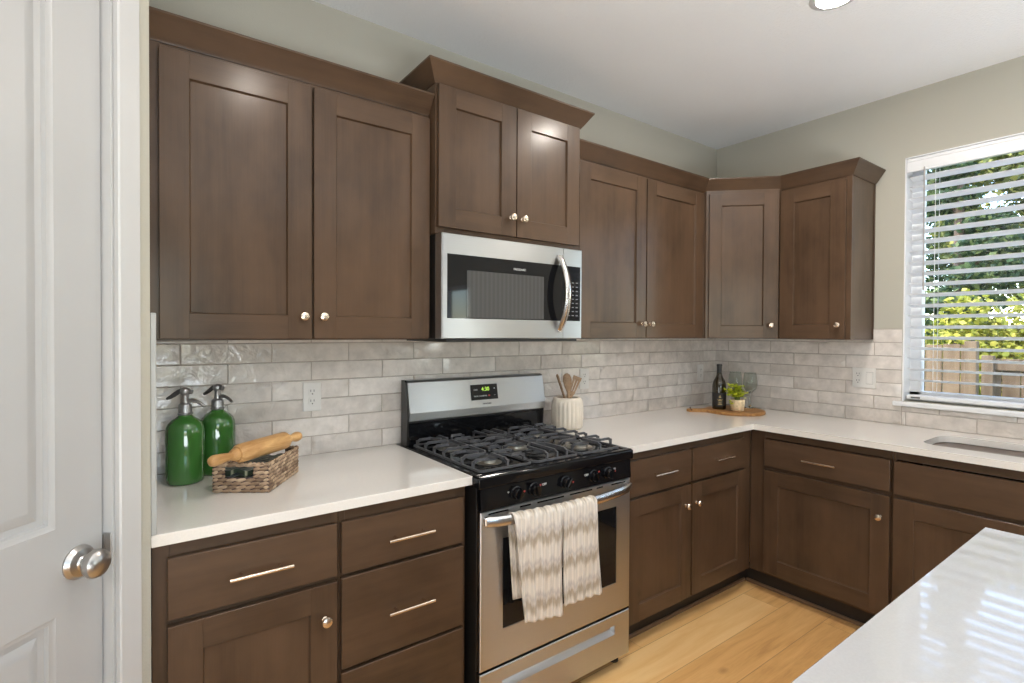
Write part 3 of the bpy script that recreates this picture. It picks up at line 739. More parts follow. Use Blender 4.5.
def grate(x0, x1, burners):
    b = MB(); y0, y1_ = -.640, -.115; zt_ = .951; w = .0085; zb = .9225; xc = (x0 + x1) / 2
    for x in (x0, x1): b.bar((x, y0 + .01, zb), (x, y1_ - .01, zb), w, .007)
    for y in (y0, y1_): b.bar((x0 + .01, y, zb), (x1 - .01, y, zb), w, .007)
    for sx in (x0, x1):
        for sy in (y0, y1_): b.bar((sx, sy + (.012 if sy == y0 else -.012), zb), (sx + (.012 if sx == x0 else -.012), sy, zb), w, .007)
    def finger(p, q):           # p at the rim with a leg, q inner end
        p = Vector((*p, zt_)); q = Vector((*q, zt_)); d = (q - p).normalized()
        b.bar(p + d * .012, q, w, .010); b.bar(p + Vector((0, 0, -.010)), p + d * .016, w, .010); b.bar(p + Vector((0, 0, -.03)) + d * .001, p + d * .001 + Vector((0, 0, -.002)), w, .0085)
    ym = (y0 + y1_) / 2
    cs = burners
    for cx_, cy_ in cs:
        g = .022
        for dx in (-1, 1): finger((x0 if dx < 0 else x1, cy_), (cx_ + dx * g, cy_))
        for dy in (-1, 1):
            ye = y0 if cy_ + dy * .2 < y0 + .08 else (y1_ if cy_ + dy * .2 > y1_ - .08 else None)
            if ye is not None: finger((cx_, ye), (cx_, cy_ + dy * g))
            else: b.bar((cx_, cy_ + dy * g, zt_), (cx_, ym if len(cs) > 1 else (cy_ + dy * .12), zt_), w, .010)
        for dx in (-1, 1):
            for dy in (-1, 1):
                xe = x0 if dx < 0 else x1
                finger((xe, cy_ + dy * .075), (cx_ + dx * .052, cy_ + dy * .075)); b.bar((cx_ + dx * .054, cy_ + dy * .077, zt_), (cx_ + dx * .026, cy_ + dy * .030, zt_), w, .010)
    if len(cs) > 1:
        finger((x0, ym), (xc, ym)); finger((x1, ym), (xc, ym))
    else:
        for y in (y0, y1_):
            for dx in (-.05, .05):
                s = 1 if y == y0 else -1
                finger((xc + dx, y), (xc + dx, y + s * .12)); b.bar((xc + dx, y + s * .12, zt_), (xc, y + s * .17, zt_), w, .010)
    return b.build('cast_iron_grate', IRON, rg, 20)
grate(-2.412, -2.184, [(x, y) for x, y, r in BURN[:2]]); grate(-2.172, -1.949, [(BURN[2][0], BURN[2][1])]); grate(-1.937, -1.709, [(x, y) for x, y, r in BURN[3:]])
# backguard: black riser, leaning steel panel with under-lip, display
BX0, BX1 = -2.4275, -1.672
b = MB(); sp_ = [(-.036, .90), (-.088, .90), (-.094, 1.00), (-.098, 1.055), (-.075, 1.188), (-.066, 1.196), (-.036, 1.196)]
b.rings([[(x, y, z) for y, z in sp_] for x in (BX0 - .004, BX0 + .004)]); b.rings([[(x, y, z) for y, z in sp_] for x in (BX1 - .006, BX1 - .001)])
b.box(BX0, BX1, -.086, -.036, .90, 1.03, .002); b.build('backguard_frame', BLACKM, rg, 30)
b = MB(); b.box(BX0 + .008, BX1 - .008, -.090, -.084, .912, 1.012, .002); b.build('backguard_riser', BLACK, rg, 20)
b = MB(); sp2 = [(-.040, 1.022), (-.094, 1.020), (-.1015, 1.024), (-.1035, 1.056), (-.0795, 1.186), (-.071, 1.1945), (-.040, 1.1955)]
b.rings([[(x, y, z) for y, z in sp2] for x in (BX0 + .0045, BX1)]); bgp = b.build('backguard_panel', STEEL, rg, 12)
tilt = math.atan2(.024, .130)
MD = Matrix.Translation((-2.036, -.0925, 1.125)) @ Matrix.Rotation(-tilt, 4, 'X')
b = MB(); b.box(-.074, .074, -.0032, .004, -.036, .036, .001, MD); dp = b.build('clock_display', GLASSB, bgp)
TD = lambda x, z: MD @ Matrix.Translation((x, -.0036, z)) @ Matrix.Rotation(PI / 2, 4, 'X')
text('4:30', .026, TD(.004, .013), LED, 'clock_digits', dp)
for x, z, s in ((-.05, .012, 'BAKE'), (-.05, -.018, 'BROIL'), (-.022, -.018, 'CLEAN'), (-.001, -.018, 'TIMER'), (.055, .014, '+'), (.055, -.016, '-')): text(s, .009 if len(s) > 1 else .016, TD(x, z), INK, 'button_marking', dp)
b = MB(); b.box(.018, .028, -.0038, -.003, -.021, -.014, 0, MD); b.build('cancel_mark', RED, dp)
text('FRIGIDAIRE', .0095, Matrix.Translation((-2.026, -.1028, 1.0715)) @ Matrix.Rotation(-tilt, 4, 'X') @ Matrix.Rotation(PI / 2, 4, 'X'), GREY, 'maker_lettering', bgp)

# ------------------------------------------------------------------ microwave
MX0, MX1, MYF = -2.4355, -1.7065, -.405
mw = thing('microwave', 'stainless over-the-range microwave with dark window above the stove', 'microwave', ((MX0 + MX1) / 2, -.2, 1.378))
b = MB(); b.box(MX0, -1.684, -.352, -.014, 1.378, 1.7855, .002); b.box(MX0 + .03, -1.72, -.385, -.03, 1.368, 1.379, .001); b.build('microwave_body', BLACKM, mw, 20)
SPX = -1.823; wz0, wz1 = 1.459, 1.706
b = MB()
def rf(x0, x1, z0, z1, y): return [(x0, y, z0), (x1, y, z0), (x1, y, z1), (x0, y, z1)]
b.rings([rf(MX0, SPX - .001, 1.380, 1.7845, -.353), rf(MX0, SPX - .001, 1.380, 1.7845, MYF + .005), rf(MX0 + .005, SPX - .001, 1.383, 1.7815, MYF), rf(MX0 + .022, SPX - .001, wz0, wz1, MYF), rf(MX0 + .0225, SPX - .0015, wz0 + .0005, wz1 - .0005, MYF + .003)])
md = b.build('microwave_door', STEEL, mw, 25)
b = MB(); b.box(MX0 + .022, SPX - .0012, MYF + .0006, MYF + .002, wz0, wz1); b.build('door_glass', GLASSB, md)
b = MB(); b.box(-2.325, -1.935, MYF + .0002, MYF + .0012, wz0 + .004, 1.648); b.build('mesh_screen', GLASSM, md)
text('FRIGIDAIRE', .0125, facing_neg_y(-2.067, MYF + .0004, 1.669), INK, 'maker_lettering', md)
b = MB(); b.rings([rf(SPX + .001, MX1, 1.380, 1.7845, -.353), rf(SPX + .001, MX1, 1.380, 1.7845, MYF + .005), rf(SPX + .001, MX1 - .005, 1.383, 1.7815, MYF), rf(SPX + .001, MX1 - .012, wz0, wz1, MYF), rf(SPX + .0015, MX1 - .0125, wz0 + .0005, wz1 - .0005, MYF + .003)])
mp = b.build('control_column', STEEL, mw, 25)
b = MB(); b.box(SPX + .0012, MX1 - .012, MYF + .0006, MYF + .002, wz0, wz1); b.build('keypad', GLASSB, mp)
b = MB()
for r in range(9):
    for c in range(3):
        x = SPX + .035 + c * .024; z = 1.632 - r * .0185
        b.box(x - .006, x + .006, MYF + .0001, MYF + .0008, z - .0022, z + .0022)
b.build('key_printing', simple('dim_print', (.22, .22, .22), .5), mp)
hp = [(-1.847 + .0, MYF - .006 - .055 * (1 - t_ * t_), 1.580 + .160 * t_) for t_ in [i / 12 - 1 for i in range(25)]]
b = MB(); b.tube(hp, [(.017, .009)] * 25, 14, (1, 0, 0))
for p in (hp[0], hp[-1]): b.box(p[0] - .013, p[0] + .013, MYF - .012, MYF + .001, p[2] - .011, p[2] + .011, .003)
b.build('microwave_handle', STEELV, md)

# ------------------------------------------------------------------ towels on the oven handle
def hz(x):
    t_ = (x - RX0 - .018) / (RX1 - RX0 - .036); return -.692 - .052 * max(0, 1 - (2 * t_ - 1) ** 2) ** .7
def make_towel(label, xt0, xt1, xb0, xb1, zb0, zb1, zback, lift, seed, back_shift):
    rnd = random.Random(seed); nu = 60; ph = rnd.random() * 6
    rows = []; path = []
    nf, nb = 40, 22
    for j in range(nf + 1): path.append(('f', j / nf))
    for j in range(1, 8): path.append(('o', j / 8))
    for j in range(nb + 1): path.append(('b', j / nb))
    bm = bmesh.new(); zc = .765; ra = .0195 + lift; rb = .0145 + lift
    for kind, s in path:
        row = []
        for i in range(nu + 1):
            u = i / nu
            if kind == 'f':
                z = zc + (zb0 + (zb1 - zb0) * u - zc) * (1 - s); w = 1 - s
                x = (xt0 + (xt1 - xt0) * u) * (1 - w) + (xb0 + (xb1 - xb0) * u) * w
                rip = (.0035 + .0015 * w) * math.sin(u * PI * 9 + ph) + .003 * math.sin(u * 7 + w * 5 + ph)
                y = hz(x) - rb - .004 - rip * min(1, .3 + w * 2)
            elif kind == 'o':
                a = PI * s; x = xt0 + (xt1 - xt0) * u
                y = hz(x) - math.cos(a) * (rb + .004 - .002 * math.sin(u * PI * 9 + ph)); z = zc + math.sin(a) * ra + .0022 * math.sin(u * PI * 11 + ph) * math.sin(a)
            else:
                x = xt0 + (xt1 - xt0) * u + back_shift * s; y = max(hz(x), -.9) + rb * (1 - .75 * s) + .002; y = min(y, -.690)
                z = zc + (zback - zc) * s
            row.append(bm.verts.new((x, y, z)))
        rows.append(row)
    for r0, r1 in zip(rows, rows[1:]):
        for i in range(nu): bm.faces.new((r0[i], r0[i + 1], r1[i + 1], r1[i]))
    for f in bm.faces: f.smooth = True
    bmesh.ops.recalc_face_normals(bm, faces=bm.faces)
    loc = Vector(((xt0 + xt1) / 2, -.74, .78)); 
    bmesh.ops.translate(bm, vec=-loc, verts=bm.verts)
    me = bpy.data.meshes.new('dish_towel'); bm.to_mesh(me); bm.free(); me.materials.append(TOWEL)
    o = bpy.data.objects.new('dish_towel', me); COL.objects.link(o); o.location = loc
    so_ = o.modifiers.new('thick', 'SOLIDIFY'); so_.thickness = .0045; so_.offset = 0
    return tag(o, label, 'towel', 'towels on the oven handle')
make_towel('longer left cream and taupe patterned towel hanging on the oven handle', -2.338, -2.140, -2.300, -2.136, .410, .390, .484, .002, 3, .012)
make_towel('shorter right cream and taupe patterned towel hanging on the oven handle', -2.139, -1.966, -2.133, -1.932, .424, .410, .55, .001, 8, .0)

# ------------------------------------------------------------------ left counter: siphons, basket, rolling pin
def siphon(x, y, label, rot):
    z = .9145
    t = thing('siphon_bottle', label, 'bottle', (x, y, z), rot, 'green soda siphons')
    b = MB(); b.lathe([(.040, .0), (.050, .0015), (.0540, .007), (.0548, .018), (.0550, .156), (.0547, .168), (.053, .181), (.048, .193), (.038, .204), (.027, .211), (.0195, .217), (.0185, .224)], (x, y, z), n=48); b.build('glass_body', GREEN, t, 50)
    b = MB(); b.lathe([(.0195, .219), (.0215, .221), (.0215, .225), (.0190, .227), (.0190, .249), (.0175, .254), (.0105, .258), (.0095, .282), (.0105, .285), (.0145, .290), (.0150, .297), (.0125, .304), (.006, .307), (0, .3075)], (x, y, z), n=28)
    b.cyl((x, y, z + .296), (x + .022 * math.cos(rot), y + .022 * math.sin(rot), z + .293), .0085, .0075, 14)
    hd = b.build('valve_head', CHROME, t, 50)
    d = Vector((math.cos(rot), math.sin(rot), 0)); c = Vector((x, y, z))
    P_ = lambda a, h: c + d * a + Vector((0, 0, h))
    b = MB(); b.tube([P_(-.008, .299), P_(-.020, .294), P_(-.034, .284), P_(-.048, .275), P_(-.059, .270)], [(.006, .003), (.0075, .003), (.0075, .0028), (.006, .0025), (.004, .002)], 10, (0, 0, 1)); b.build('lever', simple('lever_dark_pewter', (.16, .155, .155), .4, 1), t, 50)
    b = MB(); b.tube([P_(.010, .264), P_(.024, .266), P_(.038, .262), P_(.050, .255), P_(.060, .247)], [.007, .0062, .0055, .005, .0046], 12); b.build('spout', CHROME, t, 50)
RT = math.atan2(_r.y, _r.x)
siphon(-3.2435, -.164, 'green glass soda siphon standing in front beside the wicker basket', RT + .05)
siphon(-3.142, -.090, 'green glass soda siphon standing behind against the tile wall', RT - .25)

# woven basket
BA = Vector((-3.187, -.346)); BB = Vector((-3.050, -.441)); BCn = Vector((-2.930, -.236))
bx = thing('wicker_basket', 'woven rope basket with cut-out handle under the rolling pin', 'basket', ((BA.x + BCn.x) / 2, (BA.y + BCn.y) / 2, .9145), math.atan2(BCn.y - BB.y, BCn.x - BB.x))
wdt = (BB - BA).length; lng = (BCn - BB).length; e1 = (BB - BA).normalized(); e2 = Vector((-e1.y, e1.x)); HB = .089
O = BA
def bp(a, c, z): q = O + e1 * a + e2 * c; return Vector((q.x, q.y, .9145 + z))
strands = MB(); nr = 8; rh = HB / nr
def weave(p, q, outn, hole=None):
    L = (q - p).length; n = max(4, int(L / .024)); d = (q - p).normalized()
    for r in range(nr):
        for i in range(-1, n):
            s0 = (i + (r % 2) * .5) / n * L; s1 = s0 + L / n * 1.06
            a, c = max(0, s0), min(L, s1)
            if c - a < .004: continue
            zc = rh * (r + .5)
            if hole and hole[2] < zc < hole[3] and a < hole[1] and c > hole[0]:
                if a < hole[0] - .004: c = hole[0]
                elif c > hole[1] + .004: a = hole[1]
                else: continue
            pts = []; rad = []
            for k in range(6):
                w = k / 5; pos = p + d * (a + (c - a) * w) + outn * (.0022 * math.sin(PI * w) - .001) + Vector((0, 0, zc + .0035 * (w - .5)))
                pts.append(pos); rad.append((rh * .46 * (.62 + .40 * math.sin(PI * w)), .0030))
            strands.tube(pts, rad, 6, (0, 0, 1))
n1 = Vector((-e2.x, -e2.y, 0)); n2 = Vector((e1.x, e1.y, 0))
weave(bp(0, 0, 0), bp(wdt, 0, 0), n1, (.036, .122, .044, .082)); weave(bp(wdt, 0, 0), bp(wdt, lng, 0), n2)
weave(bp(0, lng, 0), bp(wdt, lng, 0), -n1, (.036, .122, .044, .082)); weave(bp(0, 0, 0), bp(0, lng, 0), -n2)
strands.build('woven_side', WICK, bx, 50)
b = MB()
for p, q in ((bp(0, 0, HB), bp(wdt, 0, HB)), (bp(wdt, 0, HB), bp(wdt, lng, HB)), (bp(wdt, lng, HB), bp(0, lng, HB)), (bp(0, lng, HB), bp(0, 0, HB))):
    n = 14
    for i in range(n): b.tube([p.lerp(q, (i - .1) / n) + Vector((0, 0, -.003)), p.lerp(q, (i + .5) / n) + Vector((0, 0, .0005)), p.lerp(q, (i + 1.1) / n) + Vector((0, 0, -.003))], [.003, .0045, .003], 6)
b.build('rim', WICK, bx, 50)
b = MB(); tk_ = .0015
def core(p0, p1, z0, z1, inward): b.poly([p0 + Vector((0, 0, z0)), p1 + Vector((0, 0, z0)), p1 + Vector((0, 0, z1)), p0 + Vector((0, 0, z1))], inward * tk_)
for p0, p1, n_, hole in ((bp(0, 0, 0), bp(wdt, 0, 0), n1, 1), (bp(wdt, 0, 0), bp(wdt, lng, 0), n2, 0), (bp(0, lng, 0), bp(wdt, lng, 0), -n1, 1), (bp(0, 0, 0), bp(0, lng, 0), -n2, 0)):
    if hole:
        d_ = (p1 - p0).normalized(); h0, h1 = p0 + d_ * .036, p0 + d_ * .122
        core(p0, p1, .001, .046, -n_); core(p0, h0, .046, .083, -n_); core(h1, p1, .046, .083, -n_); core(p0, p1, .083, HB - .002, -n_)
    else: core(p0, p1, .001, HB - .002, -n_)
b.build('dark_gap_liner', simple('weave_gap_shade', (.075, .045, .045), .9, var=.3, scale=90), bx)  # dark liner behind the strands paints shade into the weave gaps
b = MB(); b.poly([bp(.003, .003, .002), bp(wdt - .003, .003, .002), bp(wdt - .003, lng - .003, .002), bp(.003, lng - .003, .002)], (0, 0, .004)); b.build('basket_floor', WICK, bx)
# folded cloth inside
b = MB()
for k in range(3):
    z0 = .008 + k * .020
    ring = []
    for j in range(9):
        v = .015 + (lng - .03) * j / 8; ring.append([bp(.012 + (wdt - .024) * i / 14, v, z0 + .006 * math.sin(i * 1.1 + j * .9 + k) + .004) for i in range(15)] + [bp(.012 + (wdt - .024) * i / 14, v, z0 + .018 + .004 * math.sin(i * 1.1 + j * .9 + k)) for i in range(14, -1, -1)])
    b.rings(ring)
tag(b.build('folded_cloth', CLOTHG, None, 60, bp(wdt / 2, lng / 2, .01)), 'dark green striped cloth folded inside the wicker basket', 'cloth')
# rolling pin
A0 = Vector((-3.211, -.474, 1.0365)); A1 = Vector((-2.911, -.262, 1.0445)); dv = (A1 - A0).normalized(); Lp = (A1 - A0).length
rp = thing('rolling_pin', 'wooden rolling pin lying across the top of the wicker basket', 'rolling pin', (A0 + A1) / 2, math.atan2(dv.y, dv.x))
b = MB(); b.lathe([(.0, Lp * .26), (.022, Lp * .262), (.0265, Lp * .275), (.0285, Lp * .30), (.0285, Lp * .78), (.0265, Lp * .80), (.022, Lp * .813), (0, Lp * .815)], A0, dv, 32, False, False); b.build('barrel', PIN, rp, 35)
for s, f_ in ((0, 0), (1, 1)):
    o_ = A0 if s == 0 else A1; dd = dv if s == 0 else -dv; LL = Lp * (.262 if s == 0 else .187)
    b = MB(); b.lathe([(0, 0), (.008, .0015), (.0135, .006), (.0165, .015), (.0165, .024), (.0135, LL * .5), (.011, LL * .70), (.0115, LL * .78), (.0165, LL * .84), (.019, LL * .90), (.018, LL * 1.0)], o_, dd, 24); b.build('handle', PIN, rp, 35)

# ------------------------------------------------------------------ crock with utensils
cx, cyy = -1.563, -.152
cr = thing('utensil_crock', 'cream fluted ceramic crock of wooden utensils beside the stove', 'crock', (cx, cyy, .9145))
flute = lambda a, h: 1 + (.045 * (abs(math.sin(a * 11)) - .5) if .006 < h < .150 else 0)
b = MB(); b.lathe([(.066, 0), (.074, .004), (.0785, .015), (.081, .05), (.081, .11), (.079, .135), (.074, .150), (.068, .1585), (.062, .161), (.056, .158), (.055, .12), (.055, .02), (.0, .012)], (cx, cyy, .9145), (0, 0, 1), 132, True, False, flute); b.build('fluted_body', CERAM, cr, 60)
vd = Vector((_f.x, _f.y, 0)); rd = Vector((_r.x, _r.y, 0))
C0 = Vector((cx, cyy, 0))
def uq(s, d, z): return C0 + rd * s + vd * d + Vector((0, 0, z))
b = MB(); b.tube([uq(.018, .01, .935), uq(-.015, .012, 1.075), uq(-.049, .02, 1.180), uq(-.052, .02, 1.190)], [.006, .0062, .0072, .004], 10)
tag(b.build('wooden_spoon', SPOON, None, 60, uq(-.01, .01, 1.0)), 'plain wooden spoon handle leaning left in the crock', 'utensil', 'wooden utensils in the crock')
b = MB(); b.tube([uq(-.010, -.015, .935), uq(.004, -.016, 1.07), uq(.004, -.016, 1.105), uq(.002, -.016, 1.130), uq(-.003, -.016, 1.165), uq(-.006, -.016, 1.188), uq(-.008, -.016, 1.198)], [(.006, .006), (.0065, .0062), (.010, .006), (.019, .0055), (.0235, .005), (.018, .0045), (.006, .004)], 16, rd)
tag(b.build('wooden_spoon', SPOON, None, 60, uq(0, -.016, 1.0)), 'round-headed wooden spoon standing in the middle of the crock', 'utensil', 'wooden utensils in the crock')
b = MB(); ax_ = (uq(.058, .012, 1.182) - uq(.016, .0, 1.07)).normalized(); sdv = (rd - ax_ * rd.dot(ax_)).normalized(); st_ = uq(.016, 0, 1.075)
b.tube([uq(.005, .005, .935), st_], .006, 10)
nrm = ax_.cross(sdv)
def blade(u0, u1, w0, w1, ua, ub): b.poly([st_ + ax_ * u0 + sdv * w0, st_ + ax_ * u0 + sdv * w1, st_ + ax_ * u1 + sdv * ub, st_ + ax_ * u1 + sdv * ua], nrm * .004)
blade(-.004, .032, -.007, .007, -.017, .017)
for a in (-1, -1 / 3, 1 / 3): 
    lo = lambda w, k: w * k
    blade(.032, .094, .017 * a + .0016, .017 * (a + 2 / 3) - .0016, .022 * a + .0016, .022 * (a + 2 / 3) - .0016)
blade(.092, .112, -.022, .022, -.0225, .0225)
tag(b.build('slotted_spatula', SPOON, None, 30, uq(.02, 0, 1.0)), 'slotted wooden spatula leaning right in the crock', 'utensil', 'wooden utensils in the crock')

# ------------------------------------------------------------------ corner: board, wine, glasses, plant
bc = Vector((-.328, -.348, .9145)); bt = .018
bd = thing('cutting_board', 'round wooden cutting board with handle in the counter corner', 'cutting board', bc)
hd_ = Vector((-.525 - bc.x, -.178 - bc.y, 0)); hl = hd_.length; hu = hd_.normalized(); hv = Vector((-hu.y, hu.x, 0))
out = []; n = 56
for i in range(n + 1):
    a = R(24) + (2 * PI - R(48)) * i / n; r = .173 + .004 * math.sin(3 * a + 1) + .002 * math.sin(7 * a); out.append(bc + hu * (r * math.cos(a)) + hv * (r * math.sin(a)))
hn = [(.150 + .018, -.055), (.185, -.034), (.21, -.026), (.255, -.024), (.285, -.021), (.295, 0), (.285, .021), (.255, .024), (.21, .026), (.185, .034), (.168, .055)]
out += [bc + hu * a + hv * c for a, c in hn]
b = MB(); cen = bc
b.rings([[p + (cen - p).normalized() * .003 for p in out], [p + Vector((0, 0, .003)) for p in out], [p + Vector((0, 0, bt - .003)) for p in out], [p + (cen - p).normalized() * .003 + Vector((0, 0, bt)) for p in out]]); b.build('board', BOARD, bd, 40)
b = MB(); hc = bc + hu * .272; b.tube([hc + hv * (.026 * math.cos(a)) + Vector((0, 0, .0155)) + hu * .004 * math.sin(a * 2) + Vector((0, 0, .012 * math.sin(a))) for a in [2 * PI * i / 24 for i in range(25)]], .0022, 8); b.build('hanging_cord', simple('leather_cord', (.06, .03, .015), .7), bd)
BT = .9145 + bt
wb = Vector((-.392, -.280, BT))
t = thing('wine_bottle', 'dark wine bottle with black and gold label on the board', 'bottle', wb)
b = MB(); b.lathe([(.030, .002), (.037, 0), (.0405, .004), (.0415, .012), (.0418, .135), (.0405, .155), (.034, .178), (.022, .200), (.0165, .215), (.0148, .230), (.0145, .268), (.0158, .270), (.0158, .278), (.012, .279)], wb, n=40); b.build('glass_body', WGLASS, t, 50)
b = MB(); b.lathe([(.0152, .215 + .012), (.0150, .232), (.0150, .269), (.0162, .270), (.0164, .279), (.015, .2815), (0, .282)], wb, n=28); b.build('capsule', FOIL, t, 50)
vdir = (CAMP - wb); vdir.z = 0; vdir.normalize(); va = math.atan2(vdir.y, vdir.x)
b = MB(); rr = .0424; lab = []
b.rings([[wb + Vector((rr * math.cos(va + R(-75 + 10 * i)), rr * math.sin(va + R(-75 + 10 * i)), z)) for i in range(16)] for z in (.022, .105)], closed=False); lb = b.build('paper_label', LABELB, t, 60)
b = MB(); r2_ = .0428
def strip(a0, a1, z0, z1): b.rings([[wb + Vector((r2_ * math.cos(va + a), r2_ * math.sin(va + a), z)) for a in (a0, (a0 + a1) / 2, a1)] for z in (z0, z1)], closed=False)
for i, (w_, z_) in enumerate(((.34, .064), (.26, .056), (.20, .043), (.28, .034))): strip(.12 - w_, .12 + w_, z_ - .002, z_ + .0018)
strip(.02, .22, .075, .082); strip(.06, .18, .084, .089); strip(-.05, .0, .078, .081); strip(.24, .29, .078, .081)
b.build('label_printing', GOLD, lb)
def wglass(p, label):
    t = thing('wine_glass', label, 'wine glass', p, 0, 'wine glasses on the board')
    b = MB(); b.lathe([(.034, .0), (.034, .0015), (.012, .004), (.0045, .012), (.0036, .03), (.0036, .085), (.006, .096), (.022, .106), (.036, .122), (.0425, .145), (.0425, .165), (.039, .195), (.0345, .225), (.0335, .225), (.038, .195), (.0413, .165), (.0413, .146), (.035, .1235), (.0215, .108), (.004, .101), (0, .1005)], p, n=40, cap1=False); b.build('glass_bowl_and_stem', GLASS, t, 60)
wglass(Vector((-.176, -.362, BT + .0003)), 'stemmed wine glass at the right end of the board')
wglass(Vector((-.190, -.268, BT + .0003)), 'stemmed wine glass behind the small potted plant')
pp = Vector((-.366, -.388, BT + .0006))
t = thing('potted_plant', 'small yellow-green leafy plant in a pale bark pot on the board', 'plant', pp)
b = MB(); b.lathe([(.034, 0), (.037, .003), (.0405, .03), (.0420, .066), (.0405, .069), (.037, .067), (.036, .055), (0, .055)], pp, n=36, cap1=False, rfun=lambda a, h: 1 + .02 * math.sin(5 * a) + .012 * math.sin(11 * a + 40 * h)); b.build('pot', POT, t, 60)
stems = MB(); lv = MB(); rnd = random.Random(5)
for i in range(34):
    a = rnd.uniform(0, 2 * PI); sp = rnd.uniform(.012, .052); h = rnd.uniform(.085, .165)
    if i < 5:  # trailing sprig to the left in view
        a = RT + PI + rnd.uniform(-.3, .3); sp = rnd.uniform(.055, .082); h = rnd.uniform(.09, .13)
    if i in (5, 6): a = RT + PI + .2; sp = .046; h = .045
    tip = pp + Vector((sp * math.cos(a), sp * math.sin(a), h)); mid = pp + Vector((sp * .45 * math.cos(a), sp * .45 * math.sin(a), h * .75 + .03))
    stems.tube([pp + Vector((.01 * math.cos(a), .01 * math.sin(a), .05)), mid, tip], [.0014, .0012, .0008], 6)
    for k in range(7):
        w = .45 + .55 * k / 6; c = mid.lerp(tip, max(0, (w - .4) / .6)); az = rnd.uniform(0, 2 * PI); el = rnd.uniform(-.5, .5)
        d = Vector((math.cos(az) * math.cos(el), math.sin(az) * math.cos(el), math.sin(el))); sd_ = d.cross(Vector((rnd.uniform(-.5, .5), rnd.uniform(-.5, .5), 1))).normalized(); L = rnd.uniform(.020, .036); W_ = L * .36; nn = d.cross(sd_) * .004
        v = [lv.bm.verts.new(q) for q in (c, c + d * L * .45 + sd_ * W_ + nn, c + d * L, c + d * L * .45 - sd_ * W_ + nn, c + d * L * .5 - nn * .3)]
        for q in ((0, 1, 4), (1, 2, 4), (2, 3, 4), (3, 0, 4)): lv.bm.faces.new([v[z_] for z_ in q])
stems.build('stems', simple('green_stem', (.16, .20, .03), .6), t); lv.build('leaves', LPOT, t, 0)['kind'] = 'stuff'

# ------------------------------------------------------------------ outlets
def outlet(M, label, parts, w=.07, h=.115, group='white wall plates'):
    t = thing('wall_outlet', label, 'outlet', M.translation, 0, group)
    b = MB(); b.box(-w / 2, w / 2, 0, .006, -h / 2, h / 2, .002, M); b.build('cover_plate', PLATE, t)
    for kind, a in parts:
        b = MB()
        if kind == 'duplex':
            for dz in (-.0195, .0195):
                pts = [(a + .0165 * max(-.93, min(.93, 1.12 * math.cos(q))), .0055, dz + .0145 * max(-.9, min(.9, 1.2 * math.sin(q)))) for q in [2 * PI * i / 24 for i in range(24)]]
                b.rings([[M @ Vector(p) for p in pts], [M @ (Vector(p) + Vector((0, .002, 0))) for p in pts]])
            r = b.build('receptacle', PLATE, t); b = MB()
            for dz in (-.0195, .0195):
                for dx in (-.0062, .0062): b = MB(); b.box(a + dx - .0011, a + dx + .0011, .007, .0078, dz + .000, dz + .009, 0, M); b.build('socket_slot', SLOT, r)
                b = MB(); c = M @ Vector((a, .0070, dz - .0075)); b.cyl(c, M @ Vector((a, .0078, dz - .0075)), .0026, n=12); b.build('socket_slot', SLOT, r)
        else:
            b.box(a - .0165, a + .0165, .0055, .0085, -.033, .033, .002, M); r = b.build('rocker_switch', PLATE, t)
            b = MB()
            for x0, x1, z0, z1 in ((a - .0172, a - .0165, -.034, .034), (a + .0165, a + .0172, -.034, .034), (a - .0172, a + .0172, .033, .034), (a - .0172, a + .0172, -.034, -.033)): b.box(x0, x1, .0058, .0064, z0, z1, 0, M)
            b.build('switch_gap', GREY, r)
outlet(frame_M((-2.803, -.012, 1.147), (1, 0, 0)), 'white duplex outlet on the tile left of the stove above the rolling pin', [('duplex', 0)])
outlet(frame_M((-1.310, -.012, 1.147), (1, 0, 0)), 'white duplex outlet on the tile just right of the utensil crock', [('duplex', 0)])
outlet(frame_M((-.200, -.012, 1.135), (1, 0, 0)), 'white wall plate on the stove wall behind the wine bottle', [('duplex', 0)])
outlet(frame_M((-.012, -.947, 1.158), (0, -1, 0)), 'double white plate with outlet and rocker switch near the window', [('duplex', -.029), ('rocker', .029)], .117)

# ------------------------------------------------------------------ outside
b = MB(); b.box(.2, 40, -25, 25, -.45, -.35); struct(b.build('ground', GRASS))
def fence(label, x, y0, y1, top, loc_rails):
    t = thing('wooden_fence', label, 'fence', (x, (y0 + y1) / 2, -.35), 0, 'wooden fence sections')
    n = max(1, round((y1 - y0) / .14)); pw = (y1 - y0) / n
    b = MB()
    for i in range(n): b.box(x, x + .018, y0 + i * pw + .003, y0 + (i + 1) * pw - .003, -.35, top - random.uniform(0, .012), .002)
    b.build('boards', FENCE, t)
    b = MB()
    for z in loc_rails: b.box(x - .04, x, y0, y1, z - .045, z + .045, .003)
    b.build('rail', FENCE, t)
    for y in (y0 + .045, y1 - .045):
        b = MB(); b.box(x - .09, x, y - .045, y + .045, -.35, top + .03, .004); b.build('post', FENCE, t)
fence('near wooden fence section with upright boards seen through the blind', 3.05, -.80, .30, 1.318, (.0,))
fence('lower shaded wooden fence section behind the yellow-green bush', 3.6, -3.6, -.72, 1.17, (1.10, .35))
rl = random.Random(11)
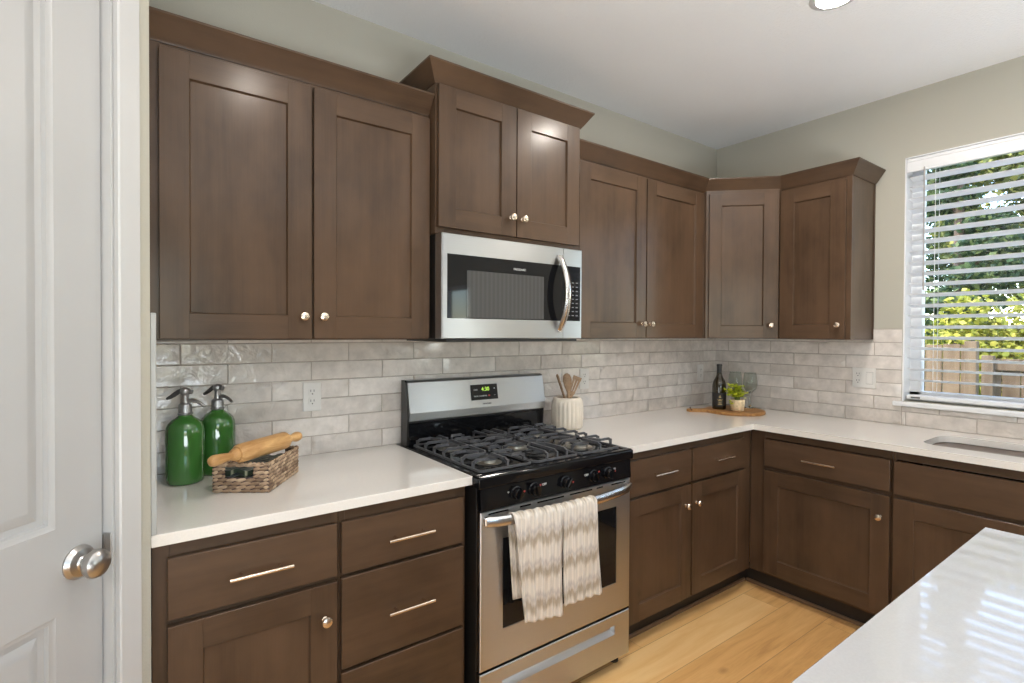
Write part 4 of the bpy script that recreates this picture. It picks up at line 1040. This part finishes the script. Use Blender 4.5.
def leafcloud(mb, blobs, n, size, rnd):
    for _ in range(n):
        c, r = rnd.choice(blobs)
        d = Vector((rnd.gauss(0, 1), rnd.gauss(0, 1), rnd.gauss(0, 1))).normalized() * (rnd.random() ** .4)
        p = Vector((c[0] + d.x * r[0], c[1] + d.y * r[1], c[2] + d.z * r[2])); L = size * rnd.uniform(.6, 1.3)
        a = Vector((rnd.gauss(0, 1), rnd.gauss(0, 1), rnd.gauss(0, .6))).normalized(); s_ = a.orthogonal().normalized(); s_ = (Matrix.Rotation(rnd.uniform(0, 6.28), 3, a) @ s_) * L * .34
        v = [mb.bm.verts.new(q) for q in (p - a * L * .5, p + s_, p + a * L * .5, p - s_)]; mb.bm.faces.new(v)
def bush(label, x, y, w, h, n, mat=LBUSH, z0=-.35):
    t = thing('bush', label, 'bush', (x, y, z0), 0, 'bushes along the fence')
    blobs = [((x + rl.uniform(-.3, .3) * w, y + rl.uniform(-.7, .7) * w, z0 + h * rl.uniform(.35, .85)), (w * .35, w * .4, h * .22)) for _ in range(9)]
    b = MB(); leafcloud(b, blobs, n, .065, rl); b.build('foliage', mat, t, 0)['kind'] = 'stuff'
    b = MB()
    for c, r in blobs: b.tube([(x, y, z0), ((x + c[0]) / 2, (y + c[1]) / 2, (z0 + c[2]) / 2 + .1), c], [.02, .014, .006], 6)
    b.build('branches', BARK, t)
bush('yellow-green leafy bush spilling over the lower fence section', 4.25, -1.0, .75, 2.15, 9000)
bush('yellow-green leafy bush behind the near fence section', 4.6, .55, .8, 2.25, 9000)
bush('leafy bush behind the lower fence further along the yard', 4.5, -2.9, .8, 2.1, 3500)
def tree(label, x, y, h, w, n, conifer=False, group='trees beyond the fence'):
    t = thing('tree', label, 'tree', (x, y, -.35), 0, group)
    b = MB(); b.tube([(x, y, -.35), (x + .05, y + .04, h * .45), (x, y, h * .92)], [.10, .07, .02], 10)
    if conifer:
        blobs = [((x + rl.uniform(-1, 1) * w * (1 - k / 16) * .5, y + rl.uniform(-1, 1) * w * (1 - k / 16) * .5, .6 + (h - .8) * k / 15), (w * (1.05 - k / 16) * .55, w * (1.05 - k / 16) * .55, h * .035)) for k in range(16)]
    else:
        blobs = [((x + rl.uniform(-1, 1) * w * .7, y + rl.uniform(-1, 1) * w * .7, h * rl.uniform(.3, .95)), (w * .4, w * .4, h * .10)) for _ in range(15)]
    for c, r in blobs: b.tube([(x, y, max(0, c[2] - .5)), c], [.035, .01], 5)
    b.build('trunk_and_branches', BARK, t)
    b = MB(); leafcloud(b, blobs, n, (.13 if not conifer else .11), rl); b.build('crown', LFIR if conifer else LTREE, t, 0)['kind'] = 'stuff'
tree('dark conifer filling the left side of the window view', 8.2, .55, 7.6, 1.4, 16000, True)
tree('slender conifer at the left edge of the window view', 9.6, 2.3, 6.4, 1.0, 12000, True)
tree('loose green tree in the middle of the window view', 10.6, -.15, 6.4, 1.5, 16000)
tree('tall conifer standing behind the loose green tree', 12.8, 1.6, 8.6, 1.7, 16000, True)
tree('broad green tree at the right of the window view', 9.2, -3.3, 5.4, 1.5, 12000)
tree('dark conifer far right beyond the fence', 12.2, -1.6, 6.6, 1.4, 14000, True)
tree('green tree opposite the second window', 8.0, -6.0, 6.0, 2.0, 5000)
